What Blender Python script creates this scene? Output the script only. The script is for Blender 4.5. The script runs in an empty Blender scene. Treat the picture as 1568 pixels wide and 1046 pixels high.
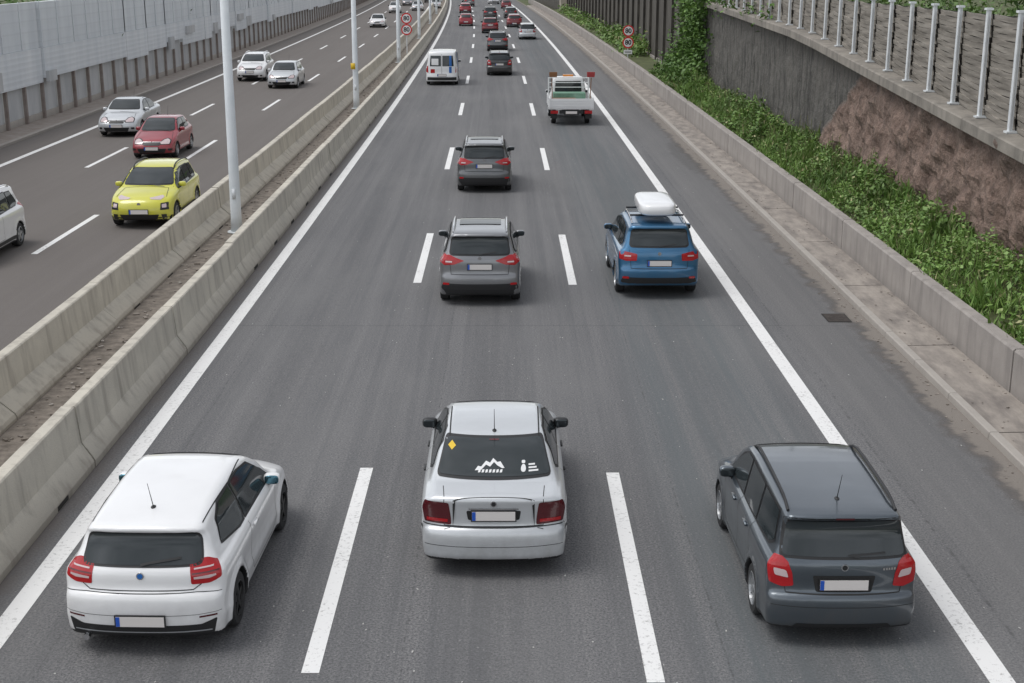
import bpy, math, random, time
import numpy as np
from mathutils import Vector, Matrix, noise as mnoise
from mathutils.bvhtree import BVHTree
from mathutils.geometry import delaunay_2d_cdt
random.seed(7); rng=np.random.default_rng(7)
scene=bpy.context.scene
KB=8e-5
def bx(x,y): return x-KB*max(y,0.0)**2

# ---------------------------------------------------------------- materials
def newmat(name):
    m=bpy.data.materials.new(name); m.use_nodes=True
    nt=m.node_tree; b=nt.nodes['Principled BSDF']
    return m,nt,b
def N(nt,t,**kw):
    n=nt.nodes.new(t)
    for k,v in kw.items(): setattr(n,k,v)
    return n
def lk(nt,a,b): nt.links.new(a,b)
def math_(nt,op,a,b=None,c=None,clamp=False):
    n=N(nt,'ShaderNodeMath',operation=op); n.use_clamp=clamp
    for i,v in enumerate([a,b,c]):
        if v is None: continue
        if isinstance(v,(int,float)): n.inputs[i].default_value=v
        else: lk(nt,v,n.inputs[i])
    return n.outputs[0]
def mixc(nt,f,a,b,mode='MIX'):
    n=N(nt,'ShaderNodeMix',data_type='RGBA',blend_type=mode)
    if isinstance(f,(int,float)): n.inputs[0].default_value=f
    else: lk(nt,f,n.inputs[0])
    for i,v in ((6,a),(7,b)):
        if isinstance(v,(tuple,list)): n.inputs[i].default_value=(*v[:3],1)
        else: lk(nt,v,n.inputs[i])
    return n.outputs[2]
def ramp(nt,f,a,b):
    n=N(nt,'ShaderNodeMapRange'); n.clamp=True
    lk(nt,f,n.inputs[0]); n.inputs[1].default_value=a; n.inputs[2].default_value=b
    return n.outputs[0]
def noise(nt,vec,scale,detail=3,rough=.55):
    n=N(nt,'ShaderNodeTexNoise'); n.inputs['Scale'].default_value=scale
    n.inputs['Detail'].default_value=detail; n.inputs['Roughness'].default_value=rough
    if vec is not None: lk(nt,vec,n.inputs['Vector'])
    return n.outputs['Fac']
def vscale(nt,vec,s):
    n=N(nt,'ShaderNodeVectorMath',operation='MULTIPLY'); lk(nt,vec,n.inputs[0]); n.inputs[1].default_value=s
    return n.outputs[0]
def pos(nt): return N(nt,'ShaderNodeNewGeometry').outputs['Position']
def bump(nt,b,h,strength=.3,dist=.01):
    n=N(nt,'ShaderNodeBump'); n.inputs['Strength'].default_value=strength; n.inputs['Distance'].default_value=dist
    lk(nt,h,n.inputs['Height']); lk(nt,n.outputs[0],b.inputs['Normal'])
def simple(name,col,rough=.5,metal=0,coat=0,spec=.5):
    m,nt,b=newmat(name)
    b.inputs['Base Color'].default_value=(*col,1); b.inputs['Roughness'].default_value=rough
    b.inputs['Metallic'].default_value=metal; b.inputs['Coat Weight'].default_value=coat
    b.inputs['Coat Roughness'].default_value=.04; b.inputs['Specular IOR Level'].default_value=spec
    return m
def paint(name,col,metal=0.0,rough=.35,coat=1.0):
    m,nt,b=newmat(name)
    tc=N(nt,'ShaderNodeTexCoord').outputs['Object']
    sep=N(nt,'ShaderNodeSeparateXYZ'); lk(nt,tc,sep.inputs[0])
    low=ramp(nt,sep.outputs[2],.75,.2)
    n=noise(nt,tc,5,4)
    d=math_(nt,'MULTIPLY',low,ramp(nt,n,.3,.75))
    d=math_(nt,'MULTIPLY',d,.45)
    n2=math_(nt,'MULTIPLY',ramp(nt,noise(nt,tc,2.2,4),.45,.8),.06)
    d=math_(nt,'ADD',d,n2)
    c=mixc(nt,d,col,(.16,.145,.13))
    lk(nt,c,b.inputs['Base Color'])
    b.inputs['Metallic'].default_value=metal
    lk(nt,math_(nt,'MULTIPLY_ADD',d,.5,rough),b.inputs['Roughness'])
    b.inputs['Coat Weight'].default_value=coat
    lk(nt,math_(nt,'MULTIPLY_ADD',d,.6,.05),b.inputs['Coat Roughness'])
    return m
def concrete(name,c1,c2,dark,streak=.5,scale=1.0,rough=.9):
    m,nt,b=newmat(name); p=pos(nt)
    n1=noise(nt,p,.9*scale,5,.65); n2=noise(nt,vscale(nt,p,(1,1,.12)),3.5*scale,4,.6); n3=noise(nt,p,45,2)
    c=mixc(nt,ramp(nt,n1,.3,.7),c1,c2)
    c=mixc(nt,math_(nt,'MULTIPLY',ramp(nt,n2,.48,.72),streak),c,dark)
    sep=N(nt,'ShaderNodeSeparateXYZ'); lk(nt,p,sep.inputs[0])
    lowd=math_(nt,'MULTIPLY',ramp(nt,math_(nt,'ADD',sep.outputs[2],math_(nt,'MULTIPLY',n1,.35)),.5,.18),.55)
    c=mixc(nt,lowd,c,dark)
    c=mixc(nt,math_(nt,'MULTIPLY',ramp(nt,n3,.55,.8),.25),c,dark)
    lk(nt,c,b.inputs['Base Color']); b.inputs['Roughness'].default_value=rough
    bump(nt,b,math_(nt,'ADD',n3,n1),.35,.012)
    return m
def mottled(name,c1,c2,scale,rough=.9,bs=.4,bd=.02,stretch=(1,1,1)):
    m,nt,b=newmat(name); p=vscale(nt,pos(nt),stretch)
    n=noise(nt,p,scale,5,.65); lk(nt,mixc(nt,ramp(nt,n,.32,.68),c1,c2),b.inputs['Base Color'])
    b.inputs['Roughness'].default_value=rough; bump(nt,b,n,bs,bd); return m

def asphalt_mat():
    m,nt,b=newmat('asphalt'); p=pos(nt)
    sep=N(nt,'ShaderNodeSeparateXYZ'); lk(nt,p,sep.inputs[0]); X,Y=sep.outputs[0],sep.outputs[1]
    xs=math_(nt,'ADD',X,math_(nt,'MULTIPLY',math_(nt,'MULTIPLY',Y,Y),KB))
    cmb=N(nt,'ShaderNodeCombineXYZ'); lk(nt,xs,cmb.inputs[0]); lk(nt,Y,cmb.inputs[1]); q=cmb.outputs[0]
    streak=noise(nt,vscale(nt,q,(2.6,.04,1)),1.0,5,.7)
    patch=noise(nt,vscale(nt,q,(1,.35,1)),.35,4,.6)
    fine=noise(nt,q,34,3,.85); mid=noise(nt,q,7,4,.75)
    c=mixc(nt,ramp(nt,fine,.34,.66),(.060,.060,.063),(.262,.258,.258))
    c=mixc(nt,math_(nt,'MULTIPLY',ramp(nt,streak,.40,.60),.50),c,(.092,.094,.099))
    c=mixc(nt,math_(nt,'MULTIPLY',ramp(nt,patch,.45,.7),.40),c,(.20,.197,.194))
    c=mixc(nt,math_(nt,'MULTIPLY',ramp(nt,mid,.5,.75),.28),c,(.095,.095,.096))
    rl=math_(nt,'MULTIPLY',ramp(nt,xs,1.9,2.6),ramp(nt,xs,5.0,4.2))
    c=mixc(nt,math_(nt,'MULTIPLY',rl,math_(nt,'MULTIPLY',ramp(nt,streak,.3,.6),.5)),c,(.110,.128,.134))
    ph=math_(nt,'COSINE',math_(nt,'MULTIPLY',math_(nt,'ADD',xs,.28),2*math.pi/3.62))
    oil=math_(nt,'MULTIPLY',ramp(nt,ph,.4,1.0),math_(nt,'MULTIPLY',ramp(nt,mid,.2,.8),.42))
    c=mixc(nt,oil,c,(.084,.084,.087))
    # pale stones exposed in the surface
    vor=N(nt,'ShaderNodeTexVoronoi'); vor.inputs['Scale'].default_value=15; lk(nt,q,vor.inputs['Vector'])
    vs_=N(nt,'ShaderNodeSeparateColor'); lk(nt,vor.outputs['Color'],vs_.inputs[0])
    thr=math_(nt,'MULTIPLY',ramp(nt,vor.outputs['Distance'],.20,.12),ramp(nt,vs_.outputs[0],.72,.80))
    c=mixc(nt,math_(nt,'MULTIPLY',thr,.42),c,(.36,.35,.34))
    wob=math_(nt,'MULTIPLY',math_(nt,'SUBTRACT',noise(nt,vscale(nt,q,(.2,.8,1)),1,3),.5),.10)
    for sx,wd in ((-1.15,.012),(2.35,.010),(5.62,.018),(-5.0,.009),(-13.9,.02)):
        d=math_(nt,'ABSOLUTE',math_(nt,'ADD',math_(nt,'SUBTRACT',xs,sx),wob))
        f=math_(nt,'MULTIPLY',ramp(nt,d,wd*1.6,wd*.6),.5)
        c=mixc(nt,math_(nt,'MULTIPLY',f,ramp(nt,mid,.45,.6)),c,(.05,.05,.052))
    # transverse construction joint, damp stain beside the kerb
    dj=math_(nt,'ABSOLUTE',math_(nt,'ADD',math_(nt,'SUBTRACT',Y,26.9),math_(nt,'MULTIPLY',wob,.6)))
    c=mixc(nt,math_(nt,'MULTIPLY',ramp(nt,dj,.03,.012),.35),c,(.05,.05,.05))
    nk=noise(nt,q,1.3,5,.7)
    sx_=math_(nt,'DIVIDE',math_(nt,'SUBTRACT',xs,7.05),.55); sy_=math_(nt,'DIVIDE',math_(nt,'SUBTRACT',Y,52.0),5.0)
    rr_=math_(nt,'ADD',math_(nt,'MULTIPLY',sx_,sx_),math_(nt,'MULTIPLY',sy_,sy_)); rr_=math_(nt,'ADD',rr_,math_(nt,'MULTIPLY',math_(nt,'SUBTRACT',nk,.5),2.0))
    c=mixc(nt,math_(nt,'MULTIPLY',ramp(nt,rr_,1.0,.6),.5),c,(.055,.052,.05))
    e0=ramp(nt,xs,5.5,6.0); c=mixc(nt,math_(nt,'MULTIPLY',e0,.35),c,(.16,.155,.15))
    ek=math_(nt,'ADD',xs,math_(nt,'MULTIPLY',math_(nt,'SUBTRACT',nk,.5),1.0))
    e=ramp(nt,ek,7.12,7.26); c=mixc(nt,math_(nt,'MULTIPLY',e,.75),c,(.235,.205,.175))
    eb=math_(nt,'MULTIPLY',ramp(nt,ek,6.95,7.12),ramp(nt,ek,7.30,7.18)); c=mixc(nt,math_(nt,'MULTIPLY',eb,.5),c,(.08,.068,.06))
    e2=ramp(nt,math_(nt,'ADD',xs,math_(nt,'MULTIPLY',math_(nt,'SUBTRACT',nk,.5),.5)),-5.85,-6.15)
    c=mixc(nt,math_(nt,'MULTIPLY',e2,.7),c,(.15,.13,.115))
    lk(nt,c,b.inputs['Base Color']); b.inputs['Roughness'].default_value=.85
    b.inputs['Specular IOR Level'].default_value=.3
    bump(nt,b,fine,.6,.01)
    return m
def line_mat():
    m,nt,b=newmat('road_paint'); p=pos(nt)
    n=noise(nt,p,16,4,.75); n2=noise(nt,p,1.2,3)
    w=ramp(nt,math_(nt,'ADD',n,math_(nt,'MULTIPLY',n2,.35)),.47,.62)
    c=mixc(nt,w,(.40,.39,.38),(.78,.775,.76)); lk(nt,c,b.inputs['Base Color']); b.inputs['Roughness'].default_value=.65
    bump(nt,b,n,.2,.004)
    return m
def leaf_mat(name,c1,c2,c3,dead=None):
    m,nt,b=newmat(name); g=N(nt,'ShaderNodeNewGeometry')
    r=g.outputs['Random Per Island']; n=noise(nt,g.outputs['Position'],.55,4,.6); n2=noise(nt,g.outputs['Position'],2.6,3,.6)
    c=mixc(nt,r,c1,c2); c=mixc(nt,ramp(nt,n2,.40,.62),c,mixc(nt,.6,c,c3)); 
    dk=mixc(nt,.45,c,(.025,.06,.012)); c=mixc(nt,ramp(nt,n,.56,.40),c,dk)
    if dead: c=mixc(nt,math_(nt,'MULTIPLY',ramp(nt,r,.92,.96),.8),c,dead)
    lk(nt,c,b.inputs['Base Color']); b.inputs['Roughness'].default_value=.55
    return m

M={}
M['asphalt']=asphalt_mat(); M['line']=line_mat()
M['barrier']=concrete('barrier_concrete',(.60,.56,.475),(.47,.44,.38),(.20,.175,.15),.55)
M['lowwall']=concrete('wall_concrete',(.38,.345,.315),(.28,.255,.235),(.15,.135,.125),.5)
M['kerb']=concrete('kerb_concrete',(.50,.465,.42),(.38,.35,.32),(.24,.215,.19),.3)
M['slab']=mottled('slab_concrete',(.17,.15,.135),(.35,.31,.27),2.2,stretch=(1.5,.5,1))
M['dirt']=mottled('dirt',(.10,.085,.07),(.25,.215,.18),5)
M['sand']=mottled('sandy_verge',(.28,.235,.20),(.38,.335,.30),2)
M['grass']=mottled('grass_ground',(.05,.06,.022),(.11,.13,.045),2)
M['joint']=simple('joint_dark',(.03,.028,.025),.95)
M['grate']=mottled('cast_iron',(.06,.05,.045),(.13,.11,.10),9)
M['coping']=concrete('coping_concrete',(.32,.29,.25),(.17,.155,.135),(.07,.062,.055),.5)
M['glass']=simple('car_glass',(.030,.037,.040),.05,spec=.55)
M['rubber']=simple('black_trim',(.018,.018,.019),.45)
M['tyre']=simple('tyre',(.022,.022,.023),.85)
M['rim']=simple('rim_alloy',(.45,.46,.47),.3,.8)
M['rimdark']=simple('rim_dark',(.03,.03,.03),.5,.3)
M['chrome']=simple('chrome',(.7,.7,.71),.15,1)
M['red']=simple('lamp_red',(.40,.006,.010),.2,coat=.5)
M['darkred']=simple('lamp_dark_red',(.085,.006,.010),.15,coat=.7)
M['clear']=simple('lamp_clear',(.62,.50,.50),.15,.1,coat=1)
M['amber']=simple('lamp_amber',(.7,.25,.03),.2,coat=1)
M['plate']=simple('plate_white',(.74,.70,.67),.45)
M['plateblue']=simple('plate_blue',(.02,.10,.5),.4)
M['sticker']=simple('sticker_white',(.75,.75,.75),.5)
M['yellow']=simple('sticker_yellow',(.75,.5,.03),.5)
M['seam']=simple('panel_gap',(.02,.02,.02),.8)
M['fleck']=simple('pale_grit',(.45,.44,.42),.8)
M['galv']=mottled('galvanised_steel',(.58,.61,.63),(.72,.74,.75),3,rough=.45,bs=.05)
M['signred']=simple('sign_red',(.6,.02,.02),.4); M['signwhite']=simple('sign_white',(.8,.8,.8),.4)
M['signblack']=simple('sign_black',(.01,.01,.01),.5); M['signblue']=simple('sign_blue',(.02,.14,.45),.4)
M['pole']=mottled('lamp_pole_paint',(.60,.64,.66),(.70,.73,.75),1.5,rough=.5,bs=.03)

# ---------------------------------------------------------------- mesh builder
class MB:
    def __init__(s): s.v=[];s.f=[];s.m=[]
    def add(s,v,f,m=0):
        o=len(s.v); s.v.extend([tuple(map(float,a)) for a in v])
        for q in f: s.f.append(tuple(int(i)+o for i in q)); s.m.append(m)
    def box(s,c,d,m=0,rz=0,bend=False):
        x,y,z=c; a,b_,e=d[0]/2,d[1]/2,d[2]/2
        cs,sn=math.cos(rz),math.sin(rz); vs=[]
        for k in (-1,1):
            for i,j in ((-1,-1),(1,-1),(1,1),(-1,1)):
                px,py=i*a,j*b_
                X,Y=x+px*cs-py*sn,y+px*sn+py*cs
                if bend: X=bx(X,Y)
                vs.append((X,Y,z+k*e))
        s.add(vs,[(3,2,1,0),(4,5,6,7),(0,1,5,4),(1,2,6,5),(2,3,7,6),(3,0,4,7)],m)
    def sweep(s,prof,ys,m=0,closed=True,caps=True):
        n=len(prof); vs=[]
        for y in ys:
            for (x,z) in prof: vs.append((bx(x,y),y,z))
        fs=[]; r=n if closed else n-1
        for i in range(len(ys)-1):
            for j in range(r):
                a=i*n+j;b_=i*n+(j+1)%n
                fs.append((a,b_,b_+n,a+n))
        if closed and caps:
            fs.append(tuple(range(n))[::-1]); fs.append(tuple(range((len(ys)-1)*n,len(ys)*n)))
        s.add(vs,fs,m)
    def tube(s,pts,rad,m=0,seg=10,caps=True):
        pts=[Vector(p) for p in pts]; n=len(pts)
        if isinstance(rad,(int,float)): rad=[rad]*n
        vs=[];fs=[]
        for i,p in enumerate(pts):
            t=(pts[min(i+1,n-1)]-pts[max(i-1,0)]).normalized()
            u=t.orthogonal() if abs(t.z)<.9 else Vector((1,0,0)); u=(u-t*u.dot(t)).normalized(); w=t.cross(u)
            for k in range(seg):
                a=2*math.pi*k/seg; vs.append(p+(u*math.cos(a)+w*math.sin(a))*rad[i])
        for i in range(n-1):
            for k in range(seg):
                a=i*seg+k;b_=i*seg+(k+1)%seg; fs.append((a,b_,b_+seg,a+seg))
        if caps: fs.append(tuple(range(seg))[::-1]); fs.append(tuple(range((n-1)*seg,n*seg)))
        s.add(vs,fs,m)
    def disc(s,c,r,m=0,axis='y',seg=24,th=.01,sign=-1):
        vs=[];x,y,z=c
        for d in (0,th*sign):
            for k in range(seg):
                a=2*math.pi*k/seg
                if axis=='y': vs.append((x+r*math.cos(a),y+d,z+r*math.sin(a)))
                else: vs.append((x+d,y+r*math.cos(a),z+r*math.sin(a)))
        fs=[tuple(range(seg)),tuple(range(seg,2*seg))[::-1]]+[(k,(k+1)%seg,seg+(k+1)%seg,seg+k) for k in range(seg)]
        s.add(vs,fs,m)
    def build(s,name,mats,parent=None,smooth=False,matrix=None):
        me=bpy.data.meshes.new(name); me.from_pydata(s.v,[],s.f)
        for m in mats: me.materials.append(m)
        me.polygons.foreach_set('material_index',s.m)
        me.polygons.foreach_set('use_smooth',[smooth]*len(s.f)); me.update()
        ob=bpy.data.objects.new(name,me); scene.collection.objects.link(ob)
        if parent: ob.parent=parent
        if matrix is not None: ob.matrix_world=matrix
        return ob
def fr(a,b,st): 
    n=max(1,int(round((b-a)/st))); return [a+(b-a)*i/n for i in range(n+1)]

# ---------------------------------------------------------------- camera, world, sun
cam=bpy.data.cameras.new('camera'); co=bpy.data.objects.new('camera',cam); scene.collection.objects.link(co)
cam.sensor_width=36; cam.lens=47.4; cam.clip_end=5000; cam.clip_start=.1
co.location=(0,0,7.22); co.rotation_euler=(math.radians(74.3),0,-.0014); scene.camera=co
w=bpy.data.worlds.new('World'); scene.world=w; w.use_nodes=True; nt=w.node_tree
SE,SA=64,265
bg=nt.nodes['Background']; sky=N(nt,'ShaderNodeTexSky',sky_type='NISHITA'); sky.sun_disc=False
sky.sun_elevation=math.radians(SE); sky.sun_rotation=math.radians(SA); sky.dust_density=1.2; sky.air_density=1
hs=N(nt,'ShaderNodeHueSaturation'); hs.inputs['Saturation'].default_value=.2; lk(nt,sky.outputs[0],hs.inputs['Color'])
tc=N(nt,'ShaderNodeTexCoord'); cl=noise(nt,vscale(nt,tc.outputs['Generated'],(1,1,2.2)),2.6,5,.6)
cf=N(nt,'ShaderNodeMapRange'); lk(nt,cl,cf.inputs[0]); cf.inputs[1].default_value=.35; cf.inputs[2].default_value=.68; cf.inputs[3].default_value=.80; cf.inputs[4].default_value=1.85
vm=N(nt,'ShaderNodeVectorMath',operation='SCALE'); lk(nt,hs.outputs[0],vm.inputs[0]); lk(nt,cf.outputs[0],vm.inputs[3])
lk(nt,vm.outputs[0],bg.inputs['Color']); bg.inputs['Strength'].default_value=.15
sl=bpy.data.lights.new('sun','SUN'); sl.energy=1.3; sl.angle=math.radians(30); sl.color=(1,.98,.95)
so=bpy.data.objects.new('sun',sl); scene.collection.objects.link(so)
el,az=math.radians(SE),math.radians(SA)   # azimuth clockwise from +Y
d=Vector((math.sin(az)*math.cos(el),math.cos(az)*math.cos(el),math.sin(el)))
so.rotation_euler=d.to_track_quat('Z','Y').to_euler()
scene.view_settings.view_transform='Standard'; scene.view_settings.look='None'; scene.view_settings.exposure=0

# ---------------------------------------------------------------- ground + roads
YS=fr(-30,60,3)+fr(60,900,10)[1:]
def sheet(name,x0,x1,z,mat,ys=YS,nx=1):
    b=MB(); xs=[x0+(x1-x0)*i/nx for i in range(nx+1)]
    b.sweep([(x,z) for x in xs],ys,0,closed=False)
    return b.build(name,[mat])
g=MB(); g.add([(-3000,-500,-.03),(3000,-500,-.03),(3000,4000,-.03),(-3000,4000,-.03)],[(0,1,2,3)]); g.build('ground',[M['grass']])
sheet('road',-20.3,7.55,0,M['asphalt'])
b=MB()
ysl=fr(-20,60,2)+fr(60,600,6)[1:]
def strip(x,wd,ys,z=.005): b.sweep([(x-wd/2,z),(x+wd/2,z)],ys,0,closed=False)
for x,wd in ((-5.69,.27),(5.14,.27),(-9.35,.2),(-18.6,.24)): strip(x,wd,ysl)
for x,y0 in ((-2.10,12.75),(1.53,12.55)):
    k=-1
    while y0+18*k<500: strip(x,.19,fr(y0+18*k,y0+18*k+6,3)); k+=1
for x,y0 in ((-12.15,34.0),(-15.3,49.2)):
    k=-2
    while y0+17.5*k<500: strip(x,.17,fr(y0+17.5*k,y0+17.5*k+5.6,3)); k+=1
b.build('road_markings',[M['line']])
b=MB(); 
y=6.0
while y<240:
    b.sweep([(7.55,0),(7.56,.105),(7.58,.12),(7.70,.12),(7.70,0)],fr(y+.006,y+1.99,2),0); y+=2
b.build('kerb',[M['kerb']])
b=MB(); y=5.0
while y<240:
    b.sweep([(7.70,.108),(8.60,.125),(8.60,0),(7.70,0)],fr(y+.02,y+4.98,5),0); y+=5
b.build('pavement',[M['slab']])
b=MB()
for i in range(700):
    y=12+rng.uniform(0,1)**1.4*70; x=rng.choice([7.5-abs(rng.normal(0,.15)),8.55-abs(rng.normal(0,.1)),7.72+abs(rng.normal(0,.2))],p=[.45,.35,.2]); s=rng.uniform(.008,.035)
    z=.004 if x<7.55 else .127
    b.box((x,y,z+s*.15),(s,s*rng.uniform(.6,2),s*.3),int(rng.integers(0,3)),rz=rng.uniform(0,3),bend=True)
b.build('kerb_litter',[M['dirt'],M['slab'],M['sand']])
b=MB(); b.box((6.88,27.5,.006),(.5,.7,.004),0)
for i in range(9): b.box((6.88,27.22+i*.07,.012),(.44,.03,.006),1)
b.build('drain_grate',[M['joint'],M['grate']])
b=MB(); y=4.0
while y<255:
    o=random.uniform(-.008,.008)
    b.sweep([(8.60+o,0),(8.60+o,.86),(8.63+o,.90),(8.84+o,.90),(8.87,.86),(8.87,0)],fr(y+.02,y+5.98,3),0); y+=6
b.build('low_concrete_wall',[M['lowwall']])
def jersey(name,cx,h=.95,y0=2,y1=420,off=0,fw=.33):
    b=MB(); y=y0+off
    pr=[(-fw,.0),(-fw,.10),(-fw+.03,.16),(-.155,.38),(-.105,h-.02),(-.085,h),(.085,h),(.105,h-.02),(.155,.38),(fw-.03,.16),(fw,.10),(fw,.0)]
    while y<y1:
        dx=random.uniform(-.012,.012); dz=random.uniform(-.010,.010)
        b.sweep([(cx+a+dx,c+(dz if c>.2 else 0)) for a,c in pr[::-1]],fr(y+.022,y+5.978,3),0)
        for q in (1.5,4.5):
            for sgn in (-1,1): b.box((cx+sgn*(fw-.001),y+q,.045),(.012,.45,.07),1,bend=True)
        y+=6
    b.sweep([(cx-.09,.0),(cx-.09,h-.15),(cx+.09,h-.15),(cx+.09,0)][::-1],fr(y0,y1,6),1)
    if cx>-7: b.box((cx+.125,15.5,.80),(.03,.12,.13),1); b.box((cx+.145,15.5,.80),(.02,.07,.07),0)
    return b.build(name,[M['barrier'],M['joint']])
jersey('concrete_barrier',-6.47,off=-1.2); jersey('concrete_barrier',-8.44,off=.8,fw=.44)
sheet('median_ground',-8.2,-6.7,.05,M['dirt'])
b=MB()
for i in range(900):
    y=rng.uniform(12,110); x=rng.uniform(-8.0,-6.9); s=rng.uniform(.015,.06)
    b.box((x,y,.055+s*.2),(s,s*rng.uniform(.5,2.5),s*.5),int(rng.integers(0,3)),rz=rng.uniform(0,3),bend=True)
b.build('median_rubble',[M['dirt'],M['slab'],M['kerb']])
b=MB()
for i in range(420):
    lane=rng.choice([-2.1,1.53,-1.2,.9,-2.9,2.6,-.3,4.4,-4.6,6.3]); x=lane+rng.normal(0,.5); y=11+rng.uniform(0,1)**1.5*60; s=rng.uniform(.006,.018)
    b.box((bx(x,y),y,.006),(s,s*rng.uniform(1,3),.006),0,rz=rng.uniform(-.5,.5))
b.build('road_litter',[M['fleck']])

# ---------------------------------------------------------------- left noise wall
b=MB(); X0=-22.0
M['nw_low']=mottled('noise_wall_lower',(.42,.43,.44),(.56,.56,.56),1.2,stretch=(1,1,.3),bs=.1)
def ribbed(name,c1,c2,freq):
    m,nt,bb=newmat(name); p=pos(nt); sep=N(nt,'ShaderNodeSeparateXYZ'); lk(nt,p,sep.inputs[0])
    s=math_(nt,'SINE',math_(nt,'MULTIPLY',sep.outputs[2],freq))
    n=noise(nt,vscale(nt,p,(1,1,.15)),1.3,4)
    c=mixc(nt,ramp(nt,n,.35,.7),c1,c2); c=mixc(nt,math_(nt,'MULTIPLY',ramp(nt,s,.8,1),.12),c,(.3,.31,.32))
    lk(nt,c,bb.inputs['Base Color']); bb.inputs['Roughness'].default_value=.6; bump(nt,bb,s,.2,.015); return m
M['nw_up']=ribbed('noise_wall_upper',(.62,.65,.68),(.73,.75,.77),2*math.pi/.25)
M['nw_up2']=ribbed('noise_wall_upper_b',(.58,.61,.64),(.69,.72,.74),2*math.pi/.5)
M['nw_post']=mottled('noise_wall_post',(.20,.16,.14),(.30,.26,.24),2)
def bbox(x0,x1,y0,y1,z0,z1,m): b.sweep([(x0,z0),(x1,z0),(x1,z1),(x0,z1)],fr(y0,y1,5),m)
y=10.0; i=0
while y<420:
    bbox(X0+.02,X0+.16,y-.09,y+.09,0,1.95,2)
    bbox(X0-.12,X0-.02,y+.09,y+2.41,.35,2.2,0)
    bbox(X0-.14,X0+.03,y+.09,y+2.41,0,.36,3)
    y+=2.5
y=10.0
while y<420:
    n=random.choice([1,2,3,2,4]); y2=y+2.5*n
    zb=random.choice([1.75,1.95,2.2,1.95]); xo=random.choice([.20,.32,.26])
    bbox(X0-.1,X0+xo,y+.02,y2-.02,zb,3.35,1); 
    bbox(X0-.1,X0+xo-.06,y+.02,y2-.02,3.36,5.45,4)
    for k in range(n+1): bbox(X0+xo-.055,X0+xo-.02,y+2.5*k-.03+.06,y+2.5*k+.03+.06,3.37,5.5,1)
    if random.random()<.45:
        yy=y+random.uniform(0,1.5); zz=random.uniform(1.5,2.6)
        bbox(X0+xo+.001,X0+xo+.16,yy,yy+random.choice([1.2,2.4]),zz,zz+random.choice([.5,.8]),0)
    y=y2
b.build('noise_barrier_wall',[M['nw_low'],M['nw_up'],M['nw_post'],M['kerb'],M['nw_up2']])
sheet('verge',-22.1,-20.45,.06,M['sand'])
b=MB(); b.sweep([(-20.3,0),(-20.3,.1),(-20.46,.12),(-20.46,0)],fr(5,420,5),0,closed=True); b.build('kerb',[M['kerb']])

# ---------------------------------------------------------------- right retaining wall
def ztop(y): return float(np.interp(y,[8,29.6,50.5,73,80],[2.35,3.5,4.72,5.2,5.3]))
m,nt,bb=newmat('retaining_wall_stone'); p=pos(nt); sep=N(nt,'ShaderNodeSeparateXYZ'); lk(nt,p,sep.inputs[0])
n1=noise(nt,p,1.3,7,.75); n2=noise(nt,vscale(nt,p,(1,1,.18)),2.8,5,.65); n3=noise(nt,p,11,4,.75)
br=mixc(nt,ramp(nt,n1,.34,.66),(.13,.085,.067),(.36,.26,.21)); 
gr=mixc(nt,ramp(nt,n2,.35,.68),(.06,.058,.054),(.21,.198,.178))
bd=math_(nt,'ADD',sep.outputs[1],math_(nt,'MULTIPLY',math_(nt,'SUBTRACT',sep.outputs[2],1.1),2.1))
bd=math_(nt,'ADD',bd,math_(nt,'MULTIPLY',math_(nt,'SUBTRACT',n1,.5),1.5))
c=mixc(nt,ramp(nt,bd,47.5,48.2),br,gr)
c=mixc(nt,math_(nt,'MULTIPLY',ramp(nt,n3,.48,.7),.55),c,(.07,.055,.048))
c=mixc(nt,math_(nt,'MULTIPLY',ramp(nt,n2,.52,.72),.5),c,(.07,.062,.055))
dz=math_(nt,'SUBTRACT',sep.outputs[2],math_(nt,'MULTIPLY',sep.outputs[1],.055))
c=mixc(nt,math_(nt,'MULTIPLY',ramp(nt,math_(nt,'ADD',dz,math_(nt,'MULTIPLY',n2,1.2)),1.5,2.5),.6),c,(.085,.072,.062))
lk(nt,c,bb.inputs['Base Color']); bb.inputs['Roughness'].default_value=.95; bump(nt,bb,math_(nt,'ADD',n1,n3),1.0,.09)
M['stone']=m
b=MB(); ys=fr(8,79,.12); nz=36; vs=[];fs=[]
for y in ys:
    zt=ztop(y)
    for k in range(nz+1):
        z=zt*k/nz; brown=y<48-(z-1.1)*2.1
        a=.13*mnoise.fractal(Vector((y*.9,z*1.3,3)),.8,2.1,6)
        rough=1 if brown else .3
        ribs=.13*max(0,math.sin(y*3.6+2*mnoise.noise(Vector((y*.3,0,0)))))*max(0,min(1,(2.15+.5*mnoise.noise(Vector((y*.7,4,0)))-z)*3))*(1 if y<40 else 0)
        vs.append((bx(11.05-a*rough*1.6-ribs-(.12 if brown else 0),y),y,z))
for i in range(len(ys)-1):
    for k in range(nz):
        q=i*(nz+1)+k; fs.append((q,q+1,q+nz+2,q+nz+1))
b.add(vs,fs); b.build('retaining_wall',[M['stone']],smooth=False)
b=MB(); y=8.0
while y<79:
    y1=y+4
    vs=[]
    for yy in (y+.01,y1-.01):
        zt=ztop(yy)
        for (x,z) in ((10.72,zt-.22),(10.72,zt+.03),(10.76,zt+.06),(11.75,zt+.10),(11.75,zt-.3),(10.95,zt-.3)): vs.append((bx(x,yy),yy,z))
    fs=[(0,1,7,6),(1,2,8,7),(2,3,9,8),(3,4,10,9),(4,5,11,10),(5,0,6,11),(0,5,4,3,2,1),(6,7,8,9,10,11)]
    b.add(vs,fs); y=y1
b.build('wall_coping',[M['coping']])
b=MB(); ys=fr(0,79,3); vs=[];fs=[]
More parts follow.
